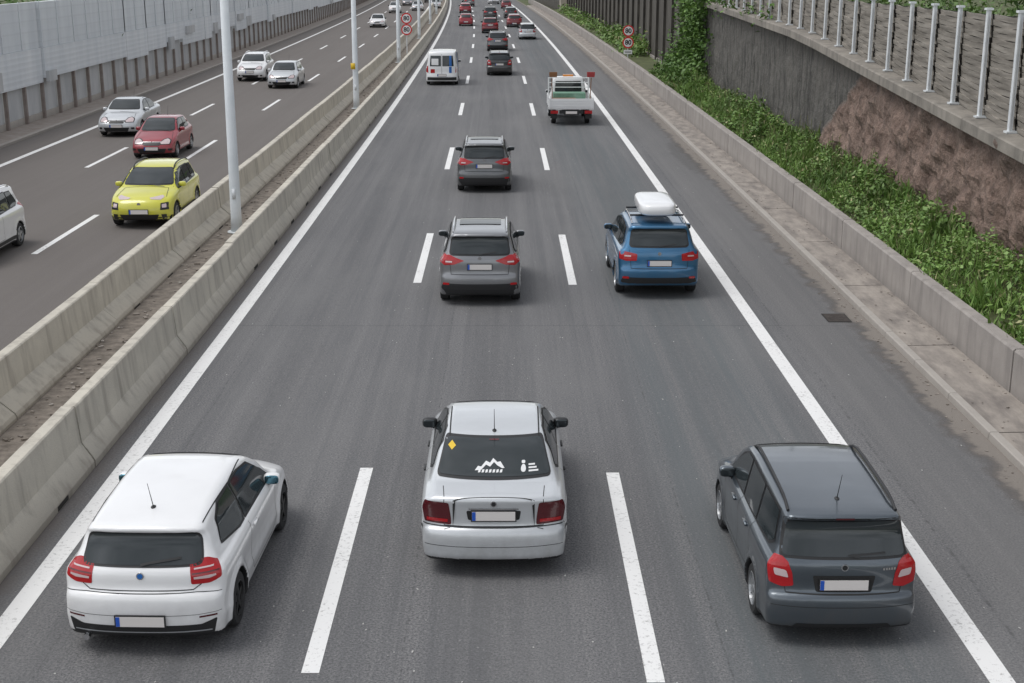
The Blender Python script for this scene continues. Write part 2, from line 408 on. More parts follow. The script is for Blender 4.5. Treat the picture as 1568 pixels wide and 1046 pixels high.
for y in ys:
    for x,dz in ((11.7,-.02),(14,.0),(30,.6),(60,.8)): vs.append((bx(x,y),y,ztop(y)+dz))
for i in range(len(ys)-1):
    for k in range(3): q=i*4+k; fs.append((q,q+1,q+5,q+4))
b.add(vs,fs); b.build('upper_terrain',[M['grass']])
def planks(name,c1,c2,axis,freq):
    m,nt,bb=newmat(name); p=pos(nt); sep=N(nt,'ShaderNodeSeparateXYZ'); lk(nt,p,sep.inputs[0])
    v=math_(nt,'ADD',sep.outputs[axis],math_(nt,'MULTIPLY',noise(nt,p,.9,2),.12 if axis==2 else .03))
    s=math_(nt,'FRACT',math_(nt,'MULTIPLY',v,freq)); st=(1,1,.1) if axis!=2 else (1,.25,2)
    n=noise(nt,vscale(nt,p,st),3,5,.65)
    wn=N(nt,'ShaderNodeTexWhiteNoise',noise_dimensions='1D'); lk(nt,math_(nt,'FLOOR',math_(nt,'MULTIPLY',v,freq)),wn.inputs['W'])
    c=mixc(nt,ramp(nt,n,.3,.7),c1,c2); c=mixc(nt,math_(nt,'MULTIPLY',wn.outputs[0],.45),c,c1)
    gp=ramp(nt,s,.16,.08); c=mixc(nt,math_(nt,'MULTIPLY',gp,.85),c,(.012,.011,.01))
    lk(nt,c,bb.inputs['Base Color']); bb.inputs['Roughness'].default_value=.9; bump(nt,bb,s,.5,.02); return m
M['wood_h']=mottled('weathered_boards',(.14,.125,.105),(.34,.31,.27),2.5,stretch=(1,.3,3),bs=.3)
M['wood_v']=planks('dark_boards',(.055,.05,.043),(.145,.13,.11),1,4.5)
b=MB(); y=23.9; k=0
while y<74:
    zt=ztop(y)+.08; tp=6.18-.004*(y-30); 
    if tp-zt>.4:
        X=bx(11.12,y)
        b.box((X,y,(zt+tp)/2),(.05,.09,tp-zt),0); b.box((X-.045,y,(zt+tp)/2),(.03,.13,tp-zt),0); b.box((X-.02,y,tp+.02),(.16,.18,.05),0)
        b.box((X,y,zt+.02),(.24,.22,.04),0)
        y1=y+1.98; 
        z0,z1=ztop(y)+.12,ztop(y1)+.12; t0,t1=tp-.08,6.18-.004*(y1-30)-.08
        n=14; rows=int((t0-z0)/.13)
        for r in range(rows):
            a0=z0+(t0-z0)*r/rows; a1=a0+(t0-z0)/rows*.93; c0=z1+(t1-z1)*r/rows; c1=c0+(t1-z1)/rows*.93
            ph=random.uniform(0,6); am=random.uniform(.005,.03); V=[];F=[]
            for q in range(n+1):
                f=q/n; yy=y+.05+(y1-y-.1)*f; wv=am*math.sin(f*5+ph); sag=-.04*math.sin(f*math.pi)+.01*math.sin(f*9+ph)
                za=a0+(c0-a0)*f+sag; zb=a1+(c1-a1)*f+sag; XX=bx(11.22,yy)+wv
                V+=[(XX,yy,za),(XX-.015,yy,zb),(XX+.03,yy,zb),(XX+.03,yy,za)]
            for q in range(n):
                for e in range(4): o=q*4; F.append((o+e,o+(e+1)%4,o+4+(e+1)%4,o+4+e))
            b.add(V,F,1)
        b.add([(bx(11.27,y),y,z0),(bx(11.27,y1),y1,z1),(bx(11.27,y1),y1,t1-.03),(bx(11.27,y),y,t0-.03)],[(0,1,2,3)],2)
    y+=2.0
b.build('timber_fence',[M['galv'],M['wood_h'],M['joint']])
b=MB(); y=79.0; 
while y<192:
    b.sweep([(10.9,0),(10.9,7),(11.1,7),(11.1,0)],fr(y+.05,y+3.95,4),0)
    b.sweep([(10.72,0),(10.72,7.1),(10.9,7.1),(10.9,0)],[y-.1,y+.1],1)
    b.sweep([(10.80,0),(10.80,.9),(10.899,.9),(10.899,0)],fr(y+.1,y+3.9,4),2)
    y+=4
b.sweep([(10.5,0),(10.5,8),(11.9,8),(11.9,0)],[77.6,79.2],3)
b.build('timber_noise_wall',[M['wood_v'],M['wood_v'],M['lowwall'],M['stone']])
M['pier']=concrete('pier_concrete',(.50,.45,.37),(.42,.38,.32),(.24,.22,.18),.3)
b=MB(); b.sweep([(10.0,0),(10.0,9),(11.4,9),(11.4,0)],[193,195.2],0); b.sweep([(9.8,0),(9.8,.6),(11.6,.6),(11.6,0)],[192.6,195.6],0); b.build('bridge_pier',[M['pier']])
b=MB(); y=196
while y<420: b.sweep([(10.9,0),(10.9,3.2),(11.1,3.2),(11.1,0)],fr(y,y+3.95,4),0); y+=4
b.build('timber_noise_wall',[M['wood_v']])
b=MB(); b.tube([(bx(11.9,56),56,4.5),(bx(11.9,56),56,12)],.13,0); b.tube([(bx(11.9,56),56,12),(bx(10.2,56),56,12.4)],.06,0); b.box((bx(9.9,56),56,12.42),(.8,.3,.12),0); b.build('street_lamp',[M['galv']])

# ---------------------------------------------------------------- leaves
M['weed']=leaf_mat('weed_leaves',(.09,.19,.032),(.22,.35,.085),(.20,.31,.065),dead=(.38,.34,.18))
M['ivy']=leaf_mat('ivy_leaves',(.06,.14,.022),(.16,.27,.055),(.09,.18,.035))
M['treeleaf']=leaf_mat('tree_leaves',(.06,.12,.022),(.17,.27,.07),(.09,.17,.035))
M['stem']=simple('stem',(.14,.15,.06),.8); M['bark']=mottled('bark',(.07,.055,.04),(.14,.11,.08),5,stretch=(1,1,.2))
def leaves(P,size,name,mat,up=.5,bend=True,el=None):
    n=len(P); P=np.array(P,float)
    if bend: P[:,0]-=KB*np.maximum(P[:,1],0)**2
    nrm=rng.normal(size=(n,3)); nrm[:,2]=np.abs(nrm[:,2])+up; nrm/=np.linalg.norm(nrm,axis=1)[:,None]
    a=np.cross(nrm,rng.normal(size=(n,3))); a/=np.linalg.norm(a,axis=1)[:,None]; c=np.cross(nrm,a)
    sz=size if np.isscalar(size) else np.asarray(size)
    s=(sz*rng.uniform(.5,1.4,n))[:,None]; s2=s*rng.uniform(.25,.65,n)[:,None]
    if el is not None:   # blades: narrow, upright
        el=np.asarray(el)[:,None]; up_=rng.normal(size=(n,3))*.35; up_[:,2]=1; up_/=np.linalg.norm(up_,axis=1)[:,None]
        a=np.where(el,up_,a); s=np.where(el,s*2.6,s); s2=np.where(el,s*.07,s2); c=np.where(el,np.cross(up_,rng.normal(size=(n,3))),c)
    V=np.empty((n,4,3)); V[:,0]=P-a*s*.5; V[:,1]=P+c*s2*.5-nrm*s*.05; V[:,2]=P+a*s*.5-nrm*s*.18; V[:,3]=P-c*s2*.5
    me=bpy.data.meshes.new(name); me.vertices.add(n*4); me.vertices.foreach_set('co',V.ravel())
    me.loops.add(n*4); me.loops.foreach_set('vertex_index',np.arange(n*4,dtype=np.int32))
    me.polygons.add(n); me.polygons.foreach_set('loop_start',np.arange(0,n*4,4,dtype=np.int32)); me.polygons.foreach_set('loop_total',np.full(n,4,dtype=np.int32))
    me.materials.append(mat); me.update(); me.validate()
    ob=bpy.data.objects.new(name,me); scene.collection.objects.link(ob); return ob
P=[];Z=[];EL=[]; S=MB()
for i in range(4300):
    y=17+rng.uniform(0,1)**1.25*66; x=8.95+rng.uniform(0,1)*1.95
    if y>60 and rng.uniform()<.35: continue
    cl=mnoise.noise(Vector((x*1.1,y*.55,1.7))); sp=mnoise.noise(Vector((x*.8,y*.4,21))); gsp=mnoise.noise(Vector((x*.7,y*.5,44)))
    if cl<-.22 and rng.uniform()<.8: continue
    base=.72+.12*(x-8.9)
    h=(.22+.70*max(0,.30+cl)+.6*max(0,sp))*(1-.25*abs((x-9.9)/1.0)**2)*rng.uniform(.45,1.35)
    if x<9.2: h*=.6
    lean=rng.normal(0,.15,2); nl=int(14+18*h); ls=.085+.10*max(0,sp+.1)+.03*rng.uniform(); gr_=gsp>.04 and rng.uniform()<.85
    t=rng.uniform(.05,1,nl); rad=.17*(1.15-t)
    for j in range(nl):
        P.append((x+lean[0]*t[j]+rng.normal(0,rad[j]),y+lean[1]*t[j]+rng.normal(0,rad[j]),base+h*t[j]*(.75 if gr_ else 1))); Z.append(ls); EL.append(gr_)
    if i%3==0: S.tube([(bx(x,y),y,.6),(bx(x+lean[0],y),y+lean[1],base+h*1.15)],.008,0,seg=4,caps=False)
I=[i for i,q in enumerate(P) if q[0]>8.76]; P=[P[i] for i in I]; Z=[Z[i] for i in I]; EL=[EL[i] for i in I]
sheet('embankment',8.86,11.2,.72,M['grass'],ys=fr(5,200,3))
w1=leaves(P,Z,'weeds',M['weed'],up=.45,el=EL); so_=S.build('stems',[M['stem']]); so_.parent=w1
P=[]
for i in range(90):
    cy=76+rng.normal(0,1.5); cz=rng.uniform(.9,7.5); r=rng.uniform(.3,.75); cx=10.55+rng.normal(0,.2)
    q=rng.normal(size=(80,3))*r*.55; P+= (q+np.array((cx,cy,cz))).tolist()
for i in range(60):
    cy=rng.uniform(72,82); cz=.8+rng.uniform(0,1.1); q=rng.normal(size=(60,3))*.35; P+=(q+np.array((10.2+rng.normal(0,.3),cy,cz))).tolist()
for i in range(26):
    cy=rng.uniform(52,75); cz=ztop(cy)+.2; q=rng.normal(size=(60,3))*.25; P+=(q+np.array((10.9,cy,cz))).tolist() if rng.uniform()<.4 else []
leaves(P,.24,'ivy_plant',M['ivy'])
P=[]
for i in range(60):
    cy=rng.uniform(98,118); cx=9.4+rng.uniform(0,1.3); q=rng.normal(size=(60,3))*.36; P+=(q+np.array((cx,cy,.8+rng.uniform(0,.8)))).tolist()
for i in range(120):
    cy=rng.uniform(118,190); cx=9.6+rng.uniform(0,1.0); q=rng.normal(size=(30,3))*.35; P+=(q+np.array((cx,cy,.8+rng.uniform(0,.5)))).tolist()
leaves(P,.28,'hedge',M['weed'])
def tree(x,y,z,h,r,mat=M['treeleaf'],n=45):
    b=MB(); X=bx(x,y)
    b.tube([(X,y,z),(X+.1,y,z+h*.35),(X+.05,y+.1,z+h*.8)],[.22,.15,.05],0,seg=8)
    P=[]
    for i in range(9):
        a=rng.uniform(0,6.28); e=(X+math.cos(a)*r*.8,y+math.sin(a)*r*.8,z+h*rng.uniform(.5,.95))
        b.tube([(X+.07,y,z+h*rng.uniform(.25,.6)),e],[.08,.02],0,seg=5)
    for i in range(n):
        a=rng.uniform(0,6.28); rr=r*math.sqrt(rng.uniform(0,1)); zz=z+h*rng.uniform(.25,1); c=(X+math.cos(a)*rr,y+math.sin(a)*rr,zz)
        P+=(rng.normal(size=(50,3))*.33+np.array(c)).tolist()
    lv=leaves(P,.34,'crown',mat,bend=False)
    t=b.build('tree',[M['bark']]); lv.parent=t
for (x,y,z,h,r) in ((12.6,215,0,8,2.6),(12.3,232,0,7,2.4),(13,250,0,9,3),(12.5,270,0,8,2.6),(16.5,40,4.4,4.5,2.0),(17.5,62,5.2,5,2.4),(13.8,66,5.2,4,1.6)):
    tree(x,y,z,h,r)
P=[]
for i in range(110):
    cy=rng.uniform(28,75); cx=rng.uniform(15.5,17); P+=(rng.normal(size=(50,3))*.35+np.array((cx,cy,ztop(cy)+rng.uniform(.2,1.5)))).tolist()
leaves(P,.2,'shrubs',M['treeleaf'])
P=[]
for i in range(260):
    cy=rng.uniform(300,420); cx=rng.uniform(-40,30); P+=(rng.normal(size=(30,3))*1.0+np.array((cx,cy if abs(cx)>26 else 430,rng.uniform(0,11)))).tolist()
leaves(P,1.1,'distant_trees',M['treeleaf'])
P=[]
for i in range(150):
    cy=rng.uniform(30,200); P+=(rng.normal(size=(40,3))*.7+np.array((-24.5+rng.normal(0,.5),cy,rng.uniform(3,6.6)))).tolist()
leaves(P,.4,'tree_row',M['treeleaf'])

# ---------------------------------------------------------------- street lamps, signs
for i,y in enumerate((36.6,69.2,102,135,168,201,234,267)):
    b=MB(); X=bx(-7.42,y)
    b.tube([(X,y,.05),(X,y,.5),(X,y,10.5)],[.165,.15,.085],0,seg=16)
    b.tube([(X,y,.06),(X,y,.10)],.26,0,seg=16)
    for s in (-1,1):
        b.tube([(X,y,10.2),(X+s*.8,y,10.7),(X+s*2,y,10.9)],[.06,.05,.04],0,seg=8)
        b.box((X+s*2.4,y,10.92),(.9,.32,.14),0)
    b.box((X,y-.155,1.15),(.09,.02,.28),1)
    if i==1: b.box((X-.1,y-.17,2.2),(.22,.02,.3),2)
    b.build('street_lamp',[M['pole'],M['galv'],M['yellow']],smooth=True)
def sign(x,y,zs,r,plate=None,base=0):
    e=bpy.data.objects.new('traffic_sign',None); scene.collection.objects.link(e); e.location=(x,y,0)
    b=MB(); b.tube([(0,0,base),(0,0,zs[0]+r)],.04,0,seg=8)
    for z in zs:
        b.disc((0,-.05,z),r,1,th=.02); b.disc((0,-.072,z),r*.76,2,th=.004)
        b.box((0,-.03,z),(.3,.03,.05),0)
    if plate: b.box((0,-.06,plate),(r*1.5,.02,r*.7),2); b.box((0,-.072,plate),(r*1.1,.004,r*.14),3)
    b.build('sign_plates',[M['galv'],M['signred'],M['signwhite'],M['signblack']],parent=e)
    for z in zs:
        cu=bpy.data.curves.new('digits','FONT'); cu.body='80'; cu.size=r*1.12; cu.align_x='CENTER'; cu.align_y='CENTER'; cu.extrude=.002; cu.offset=.012
        cu.materials.append(M['signblack']); o=bpy.data.objects.new('digits',cu); scene.collection.objects.link(o); o.parent=e
        o.location=(0,-.082,z); o.rotation_euler=(math.pi/2,0,0)
sign(8.3,97,(2.6,1.8),.40,1.15,.5); sign(-8.23,110,(2.95,2.08),.43)

# ---------------------------------------------------------------- cars
def chaikin(P,it=2,closed=True):
    P=[np.array(p,float) for p in P]
    for _ in range(it):
        Q=[]; n=len(P)
        for i in range(n if closed else n-1):
            a,c=P[i],P[(i+1)%n]; Q+= [a*.75+c*.25,a*.25+c*.75]
        P=Q
    return np.array(P)
def roundpoly(P,r,k=5):
    P=[np.array(p,float) for p in P]; n=len(P); out=[]
    if r<=0: return np.array(P)
    for i in range(n):
        a,p,c=P[i-1],P[i],P[(i+1)%n]; la=np.linalg.norm(a-p); lc=np.linalg.norm(c-p)
        A=p+(a-p)/la*min(r,.48*la); C=p+(c-p)/lc*min(r,.48*lc)
        for j in range(k): t=j/(k-1); out.append((1-t)**2*A+2*t*(1-t)*p+t*t*C)
    return np.array(out)
def polysdf(px,py,P):
    d=np.full(px.shape,1e9); inside=np.zeros(px.shape,bool); n=len(P)
    for i in range(n):
        ax,ay=P[i]; cx,cy=P[(i+1)%n]; ex,ey=cx-ax,cy-ay; L=ex*ex+ey*ey+1e-12
        t=np.clip(((px-ax)*ex+(py-ay)*ey)/L,0,1); dx=px-ax-t*ex; dy=py-ay-t*ey
        d=np.minimum(d,dx*dx+dy*dy)
        if ay!=cy:
            c=((ay>py)!=(cy>py))&(px<(cx-ax)*(py-ay)/(cy-ay)+ax); inside^=c
    return np.where(inside,-1,1)*np.sqrt(d)
def smax(a,c,k):
    h=np.maximum(k-np.abs(a-c),0)/k; return np.maximum(a,c)+h*h*k*.25
SP={
'hatch':dict(L=4.24,W=1.79,H=1.48,belt=.95,rw=.60,axr=.80,axf=3.46,R=.315,k=.08,
  prof=[(.14,.19),(.02,.24),(0,.40),(0,.60),(.02,.70),(.09,.745),(.10,.93),(.16,1.0),(.37,1.27),(.30,1.35),(.48,1.405),(1.1,1.465),(1.7,1.485),(2.4,1.46),(2.8,1.29),(3.1,1.06),(3.22,.985),(3.6,.92),(4.0,.80),(4.2,.63),(4.25,.40),(4.17,.20),(3.9,.18),(.4,.18)]),
'sedan':dict(L=4.68,W=1.80,H=1.49,belt=.97,rw=.60,axr=1.02,axf=3.72,R=.315,k=.085,
  prof=[(.12,.20),(.01,.25),(0,.40),(0,.55),(.03,.63),(.09,.66),(.08,.90),(.06,1.0),(.12,1.045),(.35,1.055),(.58,1.065),(.92,1.24),(1.25,1.385),(1.7,1.47),(2.2,1.49),(2.65,1.43),(3.0,1.23),(3.35,1.01),(3.5,.97),(4.0,.90),(4.4,.78),(4.64,.62),(4.69,.40),(4.6,.20),(4.3,.18),(.4,.18)]),
'wagon':dict(L=4.24,W=1.69,H=1.54,belt=.97,rw=.63,axr=.90,axf=3.36,R=.30,k=.065,
  prof=[(.14,.20),(.02,.25),(0,.40),(0,.56),(.02,.62),(.08,.655),(.08,.93),(.12,1.02),(.27,1.37),(.18,1.465),(.3,1.50),(.8,1.53),(1.2,1.54),(2.0,1.545),(2.5,1.50),(2.85,1.32),(3.12,1.09),(3.22,1.02),(3.65,.93),(3.98,.82),(4.18,.65),(4.24,.42),(4.16,.2),(3.9,.18),(.4,.18)]),
'mpv':dict(L=4.10,W=1.79,H=1.62,belt=1.03,rw=.62,axr=.72,axf=3.34,R=.31,k=.085,
  prof=[(.12,.22),(.02,.27),(-.01,.45),(0,.66),(.05,.72),(.06,1.0),(.11,1.10),(.30,1.44),(.22,1.54),(.42,1.585),(1.1,1.615),(1.8,1.61),(2.3,1.54),(2.8,1.30),(3.15,1.10),(3.5,1.0),(3.9,.85),(4.07,.65),(4.11,.42),(4.03,.22),(3.8,.19),(.4,.19)]),
'suv':dict(L=4.43,W=1.84,H=1.67,belt=1.08,rw=.65,axr=.87,axf=3.47,R=.345,k=.08,
  prof=[(.18,.28),(.03,.33),(0,.5),(0,.68),(.04,.74),(.06,1.05),(.12,1.15),(.32,1.50),(.22,1.60),(.42,1.645),(1.2,1.67),(1.9,1.66),(2.4,1.58),(2.85,1.34),(3.15,1.13),(3.3,1.08),(3.9,.99),(4.25,.84),(4.42,.65),(4.44,.45),(4.32,.26),(4.1,.24),(.5,.24)]),
'crossover':dict(L=4.18,W=1.80,H=1.56,belt=1.0,rw=.62,axr=.78,axf=3.38,R=.33,k=.085,
  prof=[(.18,.26),(.03,.31),(0,.5),(0,.68),(.05,.74),(.08,1.0),(.16,1.08),(.42,1.42),(.40,1.48),(.6,1.52),(1.2,1.56),(1.8,1.55),(2.25,1.46),(2.7,1.24),(3.0,1.07),(3.15,1.02),(3.7,.94),(4.02,.82),(4.16,.65),(4.19,.45),(4.1,.25),(3.9,.22),(.5,.22)]),
'small':dict(L=3.83,W=1.66,H=1.43,belt=.94,rw=.57,axr=.62,axf=3.06,R=.29,k=.085,
  prof=[(.12,.2),(.02,.25),(0,.42),(0,.6),(.05,.68),(.10,.95),(.2,1.05),(.50,1.33),(.7,1.40),(1.3,1.43),(1.8,1.41),(2.2,1.28),(2.6,1.02),(2.75,.96),(3.3,.82),(3.65,.68),(3.82,.5),(3.83,.36),(3.75,.2),(3.5,.18),(.4,.18)]),
'van':dict(L=4.9,W=1.95,H=2.05,belt=1.15,rw=.82,axr=1.0,axf=4.0,R=.34,k=.08,
  prof=[(.1,.24),(0,.3),(0,.6),(.04,.7),(.05,1.2),(.12,1.85),(.2,2.01),(.5,2.05),(2.5,2.05),(3.5,1.99),(3.8,1.87),(4.3,1.28),(4.4,1.2),(4.75,1.0),(4.88,.7),(4.9,.45),(4.8,.25),(.4,.22)]),
'cab':dict(L=2.05,W=1.85,H=1.98,belt=1.12,rw=.74,axr=-5,axf=1.2,R=.33,k=.08,
  prof=[(.03,.45),(0,.6),(0,1.2),(.03,1.85),(.08,1.95),(.3,1.98),(.9,1.96),(1.1,1.86),(1.6,1.25),(1.7,1.15),(1.95,1.0),(2.05,.7),(2.05,.4),(1.9,.3),(.3,.4)]),
}
BODY={}
def body(kind,h):
    if (kind,h) in BODY: return BODY[(kind,h)]
    s=SP[kind]; P=chaikin(s['prof'],2); L,Wd,H=s['L'],s['W'],s['H']; hw=Wd/2; belt=s['belt']
    t=.008; gy=np.arange(-.4,L+.4,t); gz=np.arange(-.05,H+.35,t)
    T=polysdf(*np.meshgrid(gy,gz,indexing='ij'),P)
    def samp(y,z):
        fy=np.clip((y-gy[0])/t,0,len(gy)-1.001); fz=np.clip((z-gz[0])/t,0,len(gz)-1.001)
        i=fy.astype(int); j=fz.astype(int); a=fy-i; c=fz-j
        return T[i,j]*(1-a)*(1-c)+T[i+1,j]*a*(1-c)+T[i,j+1]*(1-a)*c+T[i+1,j+1]*a*c
    zs=[.12,.25,.42,.52,.62,belt-.15,belt-.05,belt,belt+.03,(belt+H)/2,H-.08,H+.1]
    rw=s['rw']; g0=hw*.905
    if kind in('van','cab'): g0=hw*.97
    ws=[hw*.92,hw*.975,hw*.995,hw*.985,hw*.985,hw*1.0,hw*.985,hw*.945,g0,g0-(g0-rw)*.40,rw+.03,rw-.06]
    zz_=np.linspace(0,H+.3,300); wv=np.interp(zz_,zs,ws); ker=np.ones(5)/5; wv=np.convolve(np.pad(wv,2,'edge'),ker,'valid')
    R=s['R']; kk=s['k']
    def f(X,Y,Z):
        x=np.abs(X); u=np.clip((Y-L/2)/(L/2*.6),-1,1)
        yy=Y+u*np.where(u>0,.36,.20)*x**3; yy=yy+np.where(u<0,-1,1)*.03*x**2
        d1=samp(yy,Z+.045*x*x)
        W=np.interp(Z,zz_,wv)
        pf=np.clip((Y-(L-1.15))/1.15,0,1.2); pr=np.clip((1.0-Y)/1.0,0,1.2)
        green=np.clip((Z-belt)/.15,0,1)
        W=W*(1-.11*pf**2)*(1-.04*pr**2)*(1-green*.05*np.clip((1.6-Y)/1.6,0,1))
        for ay in (s['axr'],s['axf']):
            r=np.sqrt((Y-ay)**2+(Z-R)**2)
            W=W+.025*np.exp(-((r-R-.07)/.06)**2)*(Z<R+.45)
        d2=(x-W)*.95
        F=smax(d1,d2,kk)
        for ay in (s['axr'],s['axf']):
            r=np.sqrt((Y-ay)**2+(Z-R)**2); F=np.maximum(F,-np.maximum(r-(R+.045),(hw-.30)-x))
        return F
    gx=np.arange(-hw-.12-h/2,hw+.12+h,h); gy2=np.arange(-.12,L+.15,h); gz2=np.arange(.05,H+.12,h)
    F=f(*np.meshgrid(gx,gy2,gz2,indexing='ij'))
    nx,ny,nz=F.shape; cnt=np.zeros((nx-1,ny-1,nz-1)); acc=np.zeros((3,nx-1,ny-1,nz-1)); quads=[]
    ins=F<0
    for ax in range(3):
        sl0=[slice(None)]*3; sl1=[slice(None)]*3; sl0[ax]=slice(0,-1); sl1[ax]=slice(1,None)
        a,c=F[tuple(sl0)],F[tuple(sl1)]; cr=(a<0)!=(c<0); tt=np.where(cr,a/np.where(cr,a-c,1),0)
        o=[q for q in range(3) if q!=ax]
        for d0 in (0,1):
            for d1_ in (0,1):
                sl=[slice(None)]*3; sl[o[0]]=slice(d0,F.shape[o[0]]-1+d0); sl[o[1]]=slice(d1_,F.shape[o[1]]-1+d1_)
                k=cr[tuple(sl)]; cnt+=k; acc[ax]+=tt[tuple(sl)]; acc[o[0]]+=k*d0; acc[o[1]]+=k*d1_
    mask=cnt>0; idx=np.full(cnt.shape,-1); idx[mask]=np.arange(mask.sum()); I=np.argwhere(mask)
    V=(I+ (acc[:,mask]/cnt[mask]).T)*h+np.array([gx[0],gy2[0],gz2[0]])
    for ax in range(3):
        sl0=[slice(None)]*3; sl1=[slice(None)]*3; sl0[ax]=slice(0,-1); sl1[ax]=slice(1,None)
        a,c=ins[tuple(sl0)],ins[tuple(sl1)]; E=np.argwhere(a!=c)
        b1,b2=((1,2),(2,0),(0,1))[ax]
        E=E[(E[:,b1]>0)&(E[:,b2]>0)&(E[:,b1]<F.shape[b1]-1)&(E[:,b2]<F.shape[b2]-1)]
        def cell(o1,o2):
            Q=E.copy(); Q[:,b1]-=o1; Q[:,b2]-=o2; return idx[Q[:,0],Q[:,1],Q[:,2]]
        q=np.stack([cell(1,1),cell(0,1),cell(0,0),cell(1,0)],1)
        flip=~a[E[:,0],E[:,1],E[:,2]]; q[flip]=q[flip][:,::-1]; quads.append(q)
    Q=np.concatenate(quads); Q=Q[(Q>=0).all(1)]
    e=.004
    for _ in range(3):
        x,y,z=V.T; f0=f(x,y,z); G=np.stack([f(x+e,y,z)-f(x-e,y,z),f(x,y+e,z)-f(x,y-e,z),f(x,y,z+e)-f(x,y,z-e)],1)/(2*e)
        g2=(G**2).sum(1)+1e-6; stp=(f0/g2)[:,None]*G; n=np.linalg.norm(stp,axis=1)[:,None]; stp*=np.minimum(1,.5*h/np.maximum(n,1e-9)); V=V-stp
    mc=V[Q].mean(1); wel=np.zeros(len(Q),int)
    for ay in (s['axr'],s['axf']):
        r=np.sqrt((mc[:,1]-ay)**2+(mc[:,2]-R)**2); wel|=((r<R+.045+.3*h)&(np.abs(mc[:,0])<hw*1.01)).astype(int)
    wel|=(mc[:,2]<.25*1).astype(int)*(kind!='cab')
    bv=BVHTree.FromPolygons([Vector(v) for v in V],[tuple(int(i) for i in q) for q in Q])
    BODY[(kind,h)]=(V,Q,wel,bv); return BODY[(kind,h)]
TH=math.radians(40); CT,ST=math.cos(TH),math.sin(TH)
def _corner(sx,front):
    def fn(u,v,L):
        hw=CUR['hw']; cx=hw-(.25 if front else .15); cy=(L-.25) if front else .10; sy=-1 if front else 1
        px=cx+u*CT; py=cy+sy*u*ST; dx,dy=-ST,sy*CT
        return ((sx*(px-3*dx),py-3*dy,v),(sx*dx,dy,0))
    return fn
CUR={}
VIEW={'rear':lambda u,v,L:((u,-2,v),(0,1,0)),'front':lambda u,v,L:((u,L+2,v),(0,-1,0)),
 'right':lambda u,v,L:((3,u,v),(-1,0,0)),'left':lambda u,v,L:((-3,u,v),(1,0,0)),'top':lambda u,v,L:((u,v,4),(0,0,-1)),
 'rcR':_corner(1,False),'rcL':_corner(-1,False),'fcR':_corner(1,True),'fcL':_corner(-1,True)}
def cast(bv,view,u,v,L,off):
    o,dd=VIEW[view](u,v,L); loc,nm,_,_=bv.ray_cast(Vector(o),Vector(dd))
    if loc is None: return None
    return loc+nm*off
def inpoly(px,py,P):
    ins=np.zeros(px.shape,bool); n=len(P)
    for i in range(n):
        ax,ay=P[i]; cx,cy=P[(i+1)%n]
        if ay!=cy: ins^=((ay>py)!=(cy>py))&(px<(cx-ax)*(py-ay)/(cy-ay)+ax)
    return ins
def decal(mb,bv,poly,view,L,off,step,mat,rnd=.05):
    P=roundpoly(poly,rnd)
    B=[]; n=len(P)
    for i in range(n):
        a,c=P[i],P[(i+1)%n]; dl=np.linalg.norm(c-a)
        if dl<1e-5: continue
        k=max(1,int(dl/step))
        for j in range(k): B.append(a+(c-a)*j/k)
    lo,hi=P.min(0),P.max(0); gx,gy=np.meshgrid(np.arange(lo[0]+step/2,hi[0],step),np.arange(lo[1]+step/2,hi[1],step)); gx=gx.ravel();gy=gy.ravel()
    I=inpoly(gx,gy,P); IP=np.stack([gx[I],gy[I]],1)
    if len(IP):
        BB=np.array(B); d=np.sqrt(((IP[:,None]-BB[None])**2).sum(2)).min(1); IP=IP[d>step*.4]
    pts=[Vector(p) for p in B]+[Vector(p) for p in IP]; nb=len(B)
    r=delaunay_2d_cdt(pts,[(i,(i+1)%nb) for i in range(nb)],[],1,1e-6)
    vs=[];mp={}
    for i,p in enumerate(r[0]):
        q=cast(bv,view,p[0],p[1],L,off)
        if q is not None: mp[i]=len(vs); vs.append(q)
    fs=[]; dd=Vector(VIEW[view](0,0,L)[1])
    for t in r[2]:
        if all(i in mp for i in t):
            q=[mp[i] for i in t]; a,c,e=[vs[i] for i in q]
            if max((a-c).length,(c-e).length,(a-e).length)>max(.25,step*5): continue
            nn=(c-a).cross(e-a)
            if nn.dot(dd)>0: q=q[::-1]
            fs.append(q)
    mb.add(vs,fs,mat)
def sline(mb,bv,pts,view,L,wd,off,mat,step=.05):
    D=[];pts=[np.array(p,float) for p in pts]
    for a,c in zip(pts[:-1],pts[1:]):
        k=max(1,int(np.linalg.norm(c-a)/step)); D+=[a+(c-a)*j/k for j in range(k)]
    D.append(pts[-1]); prev=None
    for i,p in enumerate(D):
        t=D[min(i+1,len(D)-1)]-D[max(i-1,0)]; t/=np.linalg.norm(t)+1e-9; nn=np.array((-t[1],t[0]))*wd/2
        a=cast(bv,view,*(p+nn),L,off); c=cast(bv,view,*(p-nn),L,off); cur=(a,c) if a and c else None
        if prev and cur and (prev[0]-cur[0]).length<.25: mb.add([prev[0],prev[1],cur[1],cur[0]],[(0,1,2,3)],mat)
        prev=cur
